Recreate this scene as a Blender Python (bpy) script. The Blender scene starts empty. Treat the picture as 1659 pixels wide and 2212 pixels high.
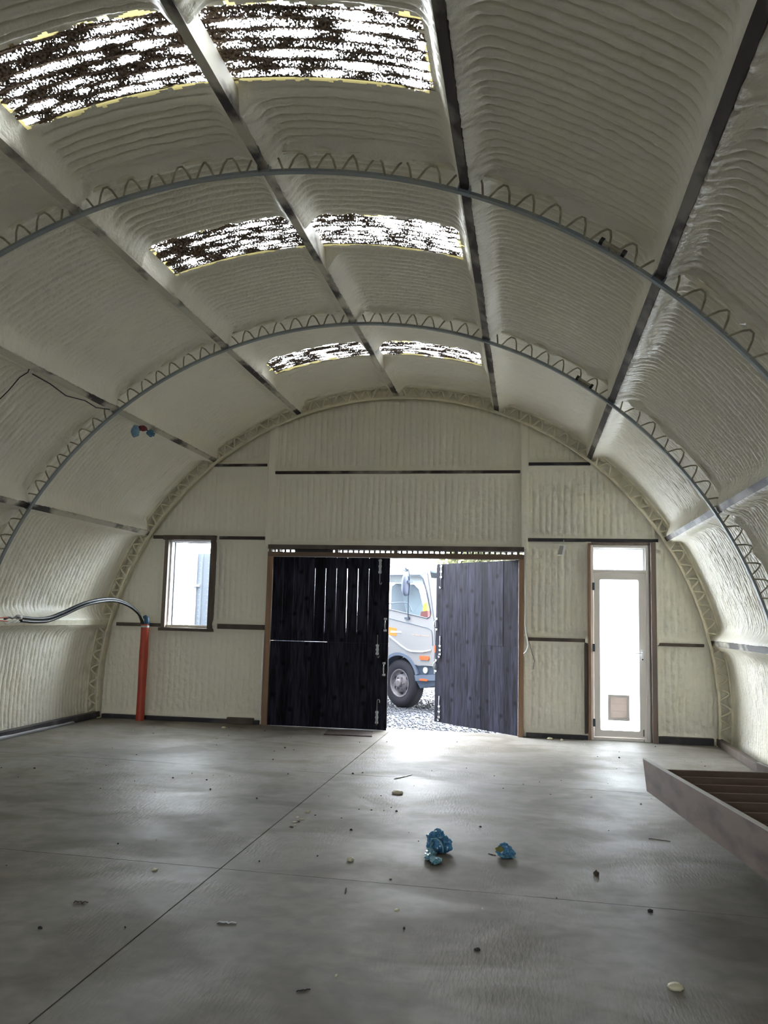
import bpy, bmesh, math, random
import numpy as np
from mathutils import Vector, Matrix, noise as mnoise

random.seed(7); RNG = np.random.default_rng(11)
SC = bpy.context.scene; COL = SC.collection
PI = math.pi

# ------------------------------------------------------------------ camera
cam_data = bpy.data.cameras.new('camera'); cam = bpy.data.objects.new('camera', cam_data); COL.objects.link(cam)
right = Vector((0.98643, 0.162398, 0.02412)); up = Vector((-0.004028, -0.122928, 0.992407)); back = Vector((0.16413, -0.979038, -0.120606))
M = Matrix((right, up, back)).transposed().to_4x4(); M.translation = Vector((1.7989, 0, 1.52))
cam.matrix_world = M
cam_data.sensor_fit = 'HORIZONTAL'; cam_data.sensor_width = 36.0; cam_data.lens = 36.0 * 1854.73 / 1659.0
cam_data.clip_start = 0.05; cam_data.clip_end = 500
SC.camera = cam

# ------------------------------------------------------------------ sky and exposure
SKY = 5.0
world = bpy.data.worlds.new('overcast_sky'); SC.world = world; world.use_nodes = True
wn = world.node_tree.nodes; wl = world.node_tree.links
bg = wn['Background']; bg.inputs['Strength'].default_value = SKY
tc = wn.new('ShaderNodeTexCoord'); mp = wn.new('ShaderNodeMapping'); mp.inputs['Scale'].default_value = (1.5, 1.5, 4)
nz = wn.new('ShaderNodeTexNoise'); nz.inputs['Scale'].default_value = 1.6; nz.inputs['Detail'].default_value = 5
rp = wn.new('ShaderNodeValToRGB')
rp.color_ramp.elements[0].position = 0.3; rp.color_ramp.elements[0].color = (0.80, 0.89, 1.0, 1)
rp.color_ramp.elements[1].position = 0.7; rp.color_ramp.elements[1].color = (0.97, 0.98, 1.0, 1)
wl.new(tc.outputs['Generated'], mp.inputs['Vector']); wl.new(mp.outputs['Vector'], nz.inputs['Vector'])
wl.new(nz.outputs['Fac'], rp.inputs['Fac']); wl.new(rp.outputs['Color'], bg.inputs['Color'])
# brightness gradient added to light the interior: stronger beyond the end wall (+y)
sp_ = wn.new('ShaderNodeSeparateXYZ'); mr = wn.new('ShaderNodeMapRange'); mr.interpolation_type = 'SMOOTHSTEP'
mr.inputs['From Min'].default_value = -0.5; mr.inputs['From Max'].default_value = 0.7; mr.inputs['To Min'].default_value = SKY*0.29; mr.inputs['To Max'].default_value = SKY*2.1
wl.new(tc.outputs['Generated'], sp_.inputs[0]); wl.new(sp_.outputs['Y'], mr.inputs['Value']); wl.new(mr.outputs['Result'], bg.inputs['Strength'])

SC.view_settings.view_transform = 'Standard'; SC.view_settings.look = 'None'
SC.view_settings.gamma = 1.0; SC.view_settings.use_curve_mapping = False
SC.view_settings.exposure = 2.35
SC.cycles.max_bounces = 14; SC.cycles.diffuse_bounces = 10; SC.cycles.glossy_bounces = 4; SC.cycles.transparent_max_bounces = 12
SC.cycles.sample_clamp_indirect = 6.0; SC.cycles.caustics_reflective = False; SC.cycles.caustics_refractive = False
SC.cycles.use_denoising = True

FILL_W, FILL_H = 2.4, 3.1   # unseen opening added in the rear wall to bring in more daylight
def portal(loc, target, sx, sy):
    l = bpy.data.lights.new('sky_portal', 'AREA'); l.shape = 'RECTANGLE'; l.size = sx; l.size_y = sy
    l.cycles.is_portal = True
    o = bpy.data.objects.new('sky_portal', l); COL.objects.link(o); o.location = loc
    o.rotation_euler = (Vector(target) - Vector(loc)).to_track_quat('-Z', 'Y').to_euler()
    return o

# ------------------------------------------------------------------ hut dimensions (metres)
ZC = 0.3576; R = 4.197; RF = 4.40
YA, YB, YC, YD, YE = 11.642, 8.55, 5.4235, 2.3, -0.82
YW = 11.74; YREAR = -7.0
NODES = [166.62, 147.6, 128.27, 109.42, 90.2, 70.97, 51.84, 32.05, 12.52]
SKYLIGHTS = [(4.05, 4.72), (6.50, 7.10), (9.76, 10.30)]
SKY_T = (73.6, 108.0)
def pol(r, deg, y): a = math.radians(deg); return Vector((r*math.cos(a), y, ZC + r*math.sin(a)))

portal((-0.9+0.0, YW+0.02, 1.15), (-0.9, 0, 1.15), 0.1, 0.1).location = (0.85, YW+0.05, 1.15)
bpy.data.lights['sky_portal'].size = 1.75; bpy.data.lights['sky_portal'].size_y = 2.35
portal((-2.96, YW+0.05, 1.94), (-2.96, 0, 1.94), 0.62, 1.2)
portal((3.0, YW+0.08, 1.25), (3.0, 0, 1.25), 0.66, 2.45)
portal((0, YREAR-0.06, FILL_H/2), (0, 5, FILL_H/2), 2*FILL_W, FILL_H)
for y0, y1 in SKYLIGHTS:
    for t in (82.2, 99.6):
        p = pol(4.47, t, (y0+y1)/2); q = pol(0.5, t, (y0+y1)/2)
        o = portal(p, q, 1.35, y1-y0)
        zax = (p-q).normalized(); yax = Vector((0, 1, 0)); xax = yax.cross(zax)
        mm = Matrix((xax, yax, zax)).transposed().to_4x4(); mm.translation = p; o.matrix_world = mm

# ------------------------------------------------------------------ materials
MAT = {}
def mat(name, color, rough=0.6, metal=0.0, spec=0.5, bump=None, var=None, extra=None):
    """bump=(scale, strength, distance[, stretch])  var=(scale, color2, stretch, lo, hi)"""
    m = bpy.data.materials.new(name); m.use_nodes = True; MAT[name] = m
    n = m.node_tree.nodes; l = m.node_tree.links; b = n['Principled BSDF']
    b.inputs['Base Color'].default_value = (*color, 1); b.inputs['Roughness'].default_value = rough
    b.inputs['Metallic'].default_value = metal; b.inputs['Specular IOR Level'].default_value = spec
    t = n.new('ShaderNodeTexCoord')
    if var:
        sc_, c2, st, lo, hi = var
        mpn = n.new('ShaderNodeMapping'); mpn.inputs['Scale'].default_value = st
        nn = n.new('ShaderNodeTexNoise'); nn.inputs['Scale'].default_value = sc_; nn.inputs['Detail'].default_value = 6
        r = n.new('ShaderNodeValToRGB'); r.color_ramp.elements[0].position = lo; r.color_ramp.elements[1].position = hi
        r.color_ramp.elements[0].color = (*color, 1); r.color_ramp.elements[1].color = (*c2, 1)
        l.new(t.outputs['Object'], mpn.inputs['Vector']); l.new(mpn.outputs['Vector'], nn.inputs['Vector'])
        l.new(nn.outputs['Fac'], r.inputs['Fac']); l.new(r.outputs['Color'], b.inputs['Base Color'])
    if bump:
        mpn = n.new('ShaderNodeMapping'); mpn.inputs['Scale'].default_value = bump[3] if len(bump) > 3 else (1, 1, 1)
        nn = n.new('ShaderNodeTexNoise'); nn.inputs['Scale'].default_value = bump[0]; nn.inputs['Detail'].default_value = 4
        bp = n.new('ShaderNodeBump'); bp.inputs['Strength'].default_value = bump[1]; bp.inputs['Distance'].default_value = bump[2]
        l.new(t.outputs['Object'], mpn.inputs['Vector']); l.new(mpn.outputs['Vector'], nn.inputs['Vector'])
        l.new(nn.outputs['Fac'], bp.inputs['Height']); l.new(bp.outputs['Normal'], b.inputs['Normal'])
    return m

FOAM = (0.80, 0.772, 0.675)
mat('foam', FOAM, 0.40, spec=0.4, bump=(36, 0.9, 0.009), var=(1.7, (0.82, 0.785, 0.655), (1, 1, 1), 0.35, 0.7))
mat('foam_coat', (0.72, 0.68, 0.53), 0.55, spec=0.3, bump=(60, 0.5, 0.004), var=(9, (0.55, 0.52, 0.42), (1, 1, 1), 0.5, 0.75))
mat('steel_blue', (0.24, 0.28, 0.30), 0.5, 0.1, bump=(80, 0.2, 0.002), var=(7, (0.30, 0.31, 0.28), (1, 1, 1), 0.4, 0.7))
mat('rod', (0.26, 0.235, 0.17), 0.6, 0.1, var=(11, (0.45, 0.41, 0.29), (1, 1, 1), 0.4, 0.65))
mat('purlin_sprayed', (0.035, 0.028, 0.026), 0.6, bump=(60, 0.3, 0.003), var=(2.2, (0.50, 0.47, 0.38), (1.2, 0.7, 1.2), 0.42, 0.53))
mat('purlin', (0.028, 0.018, 0.014), 0.6, bump=(60, 0.3, 0.003), var=(3.0, (0.22, 0.20, 0.17), (1.2, 0.7, 1.2), 0.46, 0.60))
mat('rail', (0.028, 0.018, 0.016), 0.6, bump=(60, 0.3, 0.003), var=(3.4, (0.30, 0.28, 0.23), (0.8, 1, 1), 0.52, 0.72))
mat('rail_dark', (0.022, 0.020, 0.026), 0.55, bump=(60, 0.3, 0.003), var=(3.0, (0.10, 0.09, 0.085), (0.8, 1, 1), 0.5, 0.75))
mat('timber_dark', (0.065, 0.045, 0.034), 0.6, bump=(40, 0.3, 0.003, (1, 1, 0.2)), var=(5, (0.11, 0.085, 0.066), (1, 1, 0.3), 0.4, 0.7))
mat('timber', (0.29, 0.175, 0.105), 0.6, bump=(40, 0.3, 0.003, (1, 1, 0.1)), var=(6, (0.20, 0.12, 0.072), (3, 3, 0.25), 0.4, 0.7))
mat('timber_grey', (0.15, 0.125, 0.11), 0.6, bump=(40, 0.3, 0.003, (1, 1, 0.1)), var=(6, (0.21, 0.15, 0.12), (3, 3, 0.3), 0.4, 0.7))
mat('lintel', (0.16, 0.105, 0.068), 0.6, bump=(40, 0.3, 0.003, (0.1, 1, 1)), var=(6, (0.11, 0.072, 0.048), (0.3, 3, 3), 0.4, 0.7))
mat('galv', (0.40, 0.42, 0.42), 0.38, 0.8, bump=(60, 0.2, 0.001))
mat('alu', (0.74, 0.71, 0.68), 0.45, 0.0)
mat('alu_dark', (0.42, 0.39, 0.36), 0.5, 0.0)
mat('white_frame', (0.80, 0.81, 0.82), 0.4)
mat('black', (0.012, 0.012, 0.013), 0.5)
mat('hinge', (0.06, 0.075, 0.08), 0.4, 0.6)
mat('plastic_grey', (0.78, 0.76, 0.74), 0.5)
mat('plastic_pale', (0.72, 0.69, 0.66), 0.5)
mat('membrane_grey', (0.20, 0.20, 0.21), 0.5); mat('lens_grey', (0.33, 0.32, 0.31), 0.4); mat('tread_nose', (0.30, 0.23, 0.19), 0.6)
mat('red_pipe', (0.42, 0.050, 0.022), 0.42, bump=(12, 0.15, 0.003), var=(4, (0.34, 0.038, 0.018), (1, 1, 1), 0.4, 0.7))
mat('blue_cap', (0.03, 0.11, 0.20), 0.35)
mat('hose', (0.014, 0.016, 0.018), 0.38, spec=0.4)
mat('cable_black', (0.02, 0.02, 0.02), 0.5)
mat('cable_orange', (0.55, 0.10, 0.04), 0.5)
mat('cable_white', (0.70, 0.71, 0.70), 0.45)
mat('rag_blue', (0.045, 0.14, 0.24), 0.7); mat('rag_red', (0.16, 0.012, 0.02), 0.7); mat('rag_pale', (0.16, 0.30, 0.42), 0.6)
mat('mat_rubber', (0.05, 0.042, 0.036), 0.9, bump=(150, 0.8, 0.004), var=(14, (0.085, 0.07, 0.058), (1, 1, 1), 0.4, 0.7))
mat('stair', (0.20, 0.142, 0.112), 0.62, bump=(30, 0.25, 0.003, (1, 0.15, 1)), var=(3.2, (0.105, 0.066, 0.052), (3, 0.9, 3), 0.42, 0.72))
mat('stair_edge', (0.50, 0.48, 0.46), 0.6, bump=(50, 0.4, 0.003), var=(9, (0.50, 0.48, 0.45), (1, 1, 1), 0.4, 0.6))
mat('tread', (0.12, 0.078, 0.060), 0.6, bump=(40, 0.25, 0.003, (0.15, 1, 1)), var=(4, (0.16, 0.11, 0.086), (0.4, 4, 4), 0.4, 0.7))
mat('bag_blue', (0.10, 0.30, 0.50), 0.25, spec=0.7, var=(30, (0.04, 0.16, 0.32), (1, 1, 1), 0.4, 0.65))
mat('bag_pale', (0.20, 0.42, 0.50), 0.3, spec=0.6, var=(30, (0.07, 0.22, 0.33), (1, 1, 1), 0.4, 0.65))
mat('leafy', (0.16, 0.17, 0.03), 0.6)
mat('foam_crumb', (0.62, 0.58, 0.42), 0.6, bump=(60, 0.6, 0.004))
mat('debris_dark', (0.02, 0.018, 0.015), 0.8); mat('debris_brown', (0.08, 0.055, 0.035), 0.8)
mat('debris_white', (0.75, 0.75, 0.74), 0.5)
mat('clear_strip', (0.55, 0.56, 0.55), 0.15, spec=0.8)
mat('sheet_edge', (0.045, 0.045, 0.05), 0.6, 0.2)
mat('rear_wall', (0.30, 0.28, 0.22), 0.8)
# truck
mat('cab_paint', (0.30, 0.29, 0.28), 0.3, spec=0.6)
mat('cab_trim', (0.52, 0.53, 0.54), 0.35)
mat('truck_grey', (0.055, 0.075, 0.11), 0.5)
mat('truck_grey_light', (0.12, 0.15, 0.20), 0.45)
mat('tyre', (0.022, 0.021, 0.027), 0.8, bump=(90, 0.3, 0.003))
mat('rim', (0.27, 0.25, 0.26), 0.5, 0.1, var=(9, (0.17, 0.145, 0.14), (1, 1, 1), 0.4, 0.75))
mat('orange_lamp', (0.60, 0.13, 0.03), 0.3); mat('logo_orange', (0.80, 0.24, 0.03), 0.4); mat('logo_white', (0.85, 0.85, 0.84), 0.4)
mat('print_faint', (0.66, 0.40, 0.30), 0.4); mat('mirror_shell', (0.10, 0.12, 0.17), 0.45); mat('seat', (0.10, 0.13, 0.16), 0.8)
mat('hivis', (0.55, 0.62, 0.05), 0.7); mat('seat_red', (0.24, 0.05, 0.04), 0.8)
# outdoors
mat('gravel', (0.062, 0.062, 0.068), 0.9, bump=(30, 1.0, 0.03), var=(22, (0.055, 0.06, 0.07), (1, 1, 1), 0.45, 0.6))
mat('stone', (0.070, 0.074, 0.084), 0.85, var=(40, (0.026, 0.030, 0.040), (1, 1, 1), 0.4, 0.6))
mat('bark', (0.10, 0.08, 0.06), 0.9, bump=(20, 0.8, 0.02)); mat('leaf', (0.16, 0.18, 0.09), 0.7, var=(6, (0.28, 0.27, 0.15), (1, 1, 1), 0.4, 0.6))
mat('cladding', (0.24, 0.27, 0.31), 0.5, 0.0); mat('cladding_trim', (0.6, 0.6, 0.6), 0.5)

def black_boards():
    m = bpy.data.materials.new('black_boards'); m.use_nodes = True; MAT['black_boards'] = m
    n = m.node_tree.nodes; l = m.node_tree.links; b = n['Principled BSDF']
    t = n.new('ShaderNodeTexCoord'); g = n.new('ShaderNodeMapping'); g.inputs['Scale'].default_value = (10, 10, 0.9)
    a = n.new('ShaderNodeTexNoise'); a.inputs['Scale'].default_value = 3.0; a.inputs['Detail'].default_value = 8; a.inputs['Distortion'].default_value = 0.7
    r = n.new('ShaderNodeValToRGB'); e = r.color_ramp.elements
    e[0].position = 0.36; e[0].color = (0.007, 0.007, 0.010, 1); e[1].position = 0.70; e[1].color = (0.034, 0.034, 0.055, 1)
    v = n.new('ShaderNodeTexVoronoi'); v.inputs['Scale'].default_value = 1.25; gv = n.new('ShaderNodeMapping'); gv.inputs['Scale'].default_value = (2.2, 2.2, 1)
    vr = n.new('ShaderNodeValToRGB'); vr.color_ramp.elements[0].position = 0.03; vr.color_ramp.elements[0].color = (0, 0, 0, 1); vr.color_ramp.elements[1].position = 0.12
    mx = n.new('ShaderNodeMixRGB'); mx.blend_type = 'MULTIPLY'; mx.inputs[0].default_value = 0.85
    l.new(t.outputs['Object'], g.inputs[0]); l.new(g.outputs[0], a.inputs['Vector']); l.new(a.outputs['Fac'], r.inputs[0])
    v.voronoi_dimensions = '2D'; kx = n.new('ShaderNodeSeparateXYZ'); kc = n.new('ShaderNodeCombineXYZ'); l.new(t.outputs['Object'], kx.inputs[0]); l.new(kx.outputs[0], kc.inputs[0]); l.new(kx.outputs[2], kc.inputs[1]); l.new(kc.outputs[0], gv.inputs[0]); l.new(gv.outputs[0], v.inputs['Vector']); l.new(v.outputs['Distance'], vr.inputs[0])
    l.new(r.outputs[0], mx.inputs[1]); l.new(vr.outputs[0], mx.inputs[2]); l.new(mx.outputs[0], b.inputs['Base Color'])
    sx = n.new('ShaderNodeSeparateXYZ'); l.new(t.outputs['Object'], sx.inputs[0]); dv_ = n.new('ShaderNodeMath'); dv_.operation = 'DIVIDE'; dv_.inputs[1].default_value = 0.1475; l.new(sx.outputs[0], dv_.inputs[0])
    fl_ = n.new('ShaderNodeMath'); fl_.operation = 'FLOOR'; l.new(dv_.outputs[0], fl_.inputs[0]); wn_ = n.new('ShaderNodeTexWhiteNoise'); wn_.noise_dimensions = '1D'; l.new(fl_.outputs[0], wn_.inputs['W'])
    mr_ = n.new('ShaderNodeMapRange'); mr_.inputs['To Min'].default_value = 0.45; mr_.inputs['To Max'].default_value = 1.15; l.new(wn_.outputs['Value'], mr_.inputs['Value'])
    m3 = n.new('ShaderNodeMixRGB'); m3.blend_type = 'MULTIPLY'; m3.inputs[0].default_value = 1; l.new(mx.outputs[0], m3.inputs[1]); l.new(mr_.outputs[0], m3.inputs[2]); l.new(m3.outputs[0], b.inputs['Base Color'])
    b.inputs['Roughness'].default_value = 0.6; b.inputs['Specular IOR Level'].default_value = 0.07
    bp = n.new('ShaderNodeBump'); bp.inputs['Strength'].default_value = 0.5; bp.inputs['Distance'].default_value = 0.004
    l.new(a.outputs['Fac'], bp.inputs['Height']); l.new(bp.outputs[0], b.inputs['Normal'])
black_boards()

def concrete():
    m = bpy.data.materials.new('concrete'); m.use_nodes = True; MAT['concrete'] = m
    n = m.node_tree.nodes; l = m.node_tree.links; b = n['Principled BSDF']
    t = n.new('ShaderNodeTexCoord')
    def nz(scale, st, det=6, dist=0.0, rot=0.0):
        g = n.new('ShaderNodeMapping'); g.inputs['Scale'].default_value = st; g.inputs['Rotation'].default_value = (0, 0, rot)
        a = n.new('ShaderNodeTexNoise'); a.inputs['Scale'].default_value = scale; a.inputs['Detail'].default_value = det; a.inputs['Distortion'].default_value = dist
        l.new(t.outputs['Object'], g.inputs[0]); l.new(g.outputs[0], a.inputs['Vector']); return a
    def ramp(src, p0, c0, p1, c1):
        r = n.new('ShaderNodeValToRGB'); e = r.color_ramp.elements
        e[0].position = p0; e[0].color = (*c0, 1); e[1].position = p1; e[1].color = (*c1, 1); l.new(src, r.inputs[0]); return r
    big = nz(0.8, (1, 1, 1), 7, 0.4); fine = nz(9, (1, 1, 1), 8, 0.3); stain = nz(1.1, (1, 1.3, 1), 9, 0.8)
    c1 = ramp(big.outputs['Fac'], 0.32, (0.192, 0.178, 0.157), 0.68, (0.285, 0.267, 0.240))
    c2 = ramp(fine.outputs['Fac'], 0.35, (0.80, 0.80, 0.79), 0.7, (1, 1, 1))
    c3 = ramp(stain.outputs['Fac'], 0.38, (0.74, 0.72, 0.67), 0.52, (1, 1, 1))
    m1 = n.new('ShaderNodeMixRGB'); m1.blend_type = 'MULTIPLY'; m1.inputs[0].default_value = 1
    m2 = n.new('ShaderNodeMixRGB'); m2.blend_type = 'MULTIPLY'; m2.inputs[0].default_value = 1
    l.new(c1.outputs[0], m1.inputs[1]); l.new(c2.outputs[0], m1.inputs[2]); l.new(m1.outputs[0], m2.inputs[1]); l.new(c3.outputs[0], m2.inputs[2])
    l.new(m2.outputs[0], b.inputs['Base Color'])
    # trowel chatter: short parallel scratches in patches
    ch = nz(62, (1, 0.20, 1), 2, 0.2, math.radians(-28)); patch = nz(0.8, (1, 1, 1), 3, 0.6)
    pr = ramp(patch.outputs['Fac'], 0.46, (0, 0, 0), 0.60, (1, 1, 1))
    mm = n.new('ShaderNodeMath'); mm.operation = 'MULTIPLY'; l.new(ch.outputs['Fac'], mm.inputs[0]); l.new(pr.outputs[0], mm.inputs[1])
    b1 = n.new('ShaderNodeBump'); b1.inputs['Strength'].default_value = 0.7; b1.inputs['Distance'].default_value = 0.006; l.new(mm.outputs[0], b1.inputs['Height'])
    b2 = n.new('ShaderNodeBump'); b2.inputs['Strength'].default_value = 0.3; b2.inputs['Distance'].default_value = 0.003
    l.new(fine.outputs['Fac'], b2.inputs['Height']); l.new(b1.outputs[0], b2.inputs['Normal']); l.new(b2.outputs[0], b.inputs['Normal'])
    rr = ramp(stain.outputs['Fac'], 0.35, (0.62,)*3, 0.65, (0.48,)*3); l.new(rr.outputs[0], b.inputs['Roughness'])
    b.inputs['Specular IOR Level'].default_value = 0.14
concrete()

def glass_clear():
    m = bpy.data.materials.new('glass_clear'); m.use_nodes = True; MAT['glass_clear'] = m
    n = m.node_tree.nodes; l = m.node_tree.links; n.remove(n['Principled BSDF']); out = n['Material Output']
    t = n.new('ShaderNodeBsdfTransparent'); t.inputs[0].default_value = (0.96, 0.98, 0.98, 1); g = n.new('ShaderNodeBsdfGlossy'); g.inputs['Roughness'].default_value = 0.02
    lw = n.new('ShaderNodeLayerWeight'); pw = n.new('ShaderNodeMath'); pw.operation = 'POWER'; pw.inputs[1].default_value = 4.0; l.new(lw.outputs['Facing'], pw.inputs[0]); f = n.new('ShaderNodeMath'); f.operation = 'MULTIPLY_ADD'; f.inputs[1].default_value = 0.8; f.inputs[2].default_value = 0.03; l.new(pw.outputs[0], f.inputs[0]); x = n.new('ShaderNodeMixShader')
    l.new(f.outputs[0], x.inputs[0]); l.new(t.outputs[0], x.inputs[1]); l.new(g.outputs[0], x.inputs[2]); l.new(x.outputs[0], out.inputs[0])
    m = bpy.data.materials.new('glass_frosted'); m.use_nodes = True; MAT['glass_frosted'] = m
    n = m.node_tree.nodes; l = m.node_tree.links; n.remove(n['Principled BSDF']); out = n['Material Output']
    t = n.new('ShaderNodeBsdfTranslucent'); t.inputs[0].default_value = (0.93, 0.95, 0.97, 1); l.new(t.outputs[0], out.inputs[0])
glass_clear()

m = bpy.data.materials.new('flap_clear'); m.use_nodes = True; MAT['flap_clear'] = m
_n = m.node_tree.nodes; _t = _n.new('ShaderNodeBsdfTranslucent'); _t.inputs[0].default_value = (0.30, 0.265, 0.24, 1); _x = _n.new('ShaderNodeMixShader'); _x.inputs[0].default_value = 0.45
_n['Principled BSDF'].inputs['Base Color'].default_value = (0.6, 0.55, 0.52, 1); m.node_tree.links.new(_n['Principled BSDF'].outputs[0], _x.inputs[2]); m.node_tree.links.new(_t.outputs[0], _x.inputs[1]); m.node_tree.links.new(_x.outputs[0], _n['Material Output'].inputs[0])
def skylight_mat():
    m = bpy.data.materials.new('skylight_sheet'); m.use_nodes = True; MAT['skylight_sheet'] = m
    n = m.node_tree.nodes; l = m.node_tree.links; n.remove(n['Principled BSDF']); out = n['Material Output']
    uv = n.new('ShaderNodeUVMap'); uv.uv_map = 'UVMap'   # u metres round the arc, v metres along the hut
    def nz(scale, st, det, dist=0.0):
        g = n.new('ShaderNodeMapping'); g.inputs['Scale'].default_value = st
        a = n.new('ShaderNodeTexNoise'); a.inputs['Scale'].default_value = scale; a.inputs['Detail'].default_value = det; a.inputs['Distortion'].default_value = dist
        l.new(uv.outputs[0], g.inputs[0]); l.new(g.outputs[0], a.inputs['Vector']); return a.outputs['Fac']
    def math_(op, a, b_):
        k = n.new('ShaderNodeMath'); k.operation = op
        for i, v in enumerate((a, b_)):
            if isinstance(v, (int, float)): k.inputs[i].default_value = v
            elif v is not None: l.new(v, k.inputs[i])
        return k.outputs[0]
    sep = n.new('ShaderNodeSeparateXYZ'); l.new(uv.outputs[0], sep.inputs[0])
    clumps = nz(6.0, (1.0, 1.8, 1), 5, 0.1); gross = nz(1.1, (1, 1, 1), 2); grit = nz(85, (1, 1, 1), 3)
    cor = math_('MULTIPLY', math_('COSINE', math_('MULTIPLY', sep.outputs[1], 2*PI/0.088), None), 0.17)
    s = math_('ADD', math_('ADD', clumps, cor), math_('ADD', math_('MULTIPLY', math_('SUBTRACT', gross, 0.5), 0.35), math_('MULTIPLY', math_('SUBTRACT', grit, 0.5), 0.95)))
    cg = n.new('ShaderNodeAttribute'); cg.attribute_name = 'clog'; s = math_('SUBTRACT', s, cg.outputs['Fac'])
    r = n.new('ShaderNodeValToRGB'); r.color_ramp.elements[0].position = 0.55; r.color_ramp.elements[1].position = 0.59; l.new(s, r.inputs[0])
    clear = n.new('ShaderNodeBsdfTransparent'); clear.inputs[0].default_value = (0.9, 0.92, 0.92, 1)
    tl = n.new('ShaderNodeBsdfTranslucent'); tl.inputs[0].default_value = (0.9, 0.9, 0.86, 1)
    mx = n.new('ShaderNodeMixShader'); mx.inputs[0].default_value = 0.35; l.new(clear.outputs[0], mx.inputs[1]); l.new(tl.outputs[0], mx.inputs[2])
    dirt = n.new('ShaderNodeBsdfDiffuse')
    dr = n.new('ShaderNodeValToRGB'); dr.color_ramp.elements[0].color = (0.07, 0.05, 0.036, 1); dr.color_ramp.elements[1].color = (0.30, 0.23, 0.18, 1)
    dr.color_ramp.elements[0].position = 0.4; dr.color_ramp.elements[1].position = 0.65
    l.new(nz(60, (1, 1, 1), 4), dr.inputs[0]); l.new(dr.outputs[0], dirt.inputs[0])
    m2 = n.new('ShaderNodeMixShader'); l.new(r.outputs[0], m2.inputs[0]); l.new(dirt.outputs[0], m2.inputs[1]); l.new(mx.outputs[0], m2.inputs[2])
    # thin foam overspray round the rim lets a little yellow light through
    at = n.new('ShaderNodeAttribute'); at.attribute_name = 'rim'
    fr = math_('ADD', at.outputs['Fac'], math_('MULTIPLY', math_('SUBTRACT', nz(7, (0.6, 1.6, 1), 5), 0.5), 1.5))
    rr = n.new('ShaderNodeValToRGB'); rr.color_ramp.elements[0].position = 0.50; rr.color_ramp.elements[1].position = 0.57; l.new(fr, rr.inputs[0])
    ft = n.new('ShaderNodeBsdfTranslucent'); ft.inputs[0].default_value = (0.11, 0.095, 0.04, 1)
    fd = n.new('ShaderNodeBsdfDiffuse'); fd.inputs[0].default_value = (0.55, 0.5, 0.3, 1)
    fm = n.new('ShaderNodeMixShader'); fm.inputs[0].default_value = 0.4; l.new(ft.outputs[0], fm.inputs[2]); l.new(fd.outputs[0], fm.inputs[1])
    m3 = n.new('ShaderNodeMixShader'); l.new(rr.outputs[0], m3.inputs[0]); l.new(m2.outputs[0], m3.inputs[1]); l.new(fm.outputs[0], m3.inputs[2])
    l.new(m3.outputs[0], out.inputs[0])
skylight_mat()

# ------------------------------------------------------------------ helpers
def link(name, me, m=None, parent=None, smooth=False):
    o = bpy.data.objects.new(name, me); COL.objects.link(o)
    if m is not None:
        for k in (m if isinstance(m, (list, tuple)) else [m]): me.materials.append(MAT[k])
    if smooth: me.polygons.foreach_set('use_smooth', [True]*len(me.polygons))
    if parent is not None: o.parent = parent
    return o
def tag(o, label=None, cat=None, group=None, kind=None):
    if label: o['label'] = label
    if cat: o['category'] = cat
    if group: o['group'] = group
    if kind: o['kind'] = kind
    return o
def empty(name, loc=(0, 0, 0), rz=0.0):
    o = bpy.data.objects.new(name, None); COL.objects.link(o); o.location = loc; o.rotation_euler = (0, 0, rz); o.empty_display_size = 0.1
    return o

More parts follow.
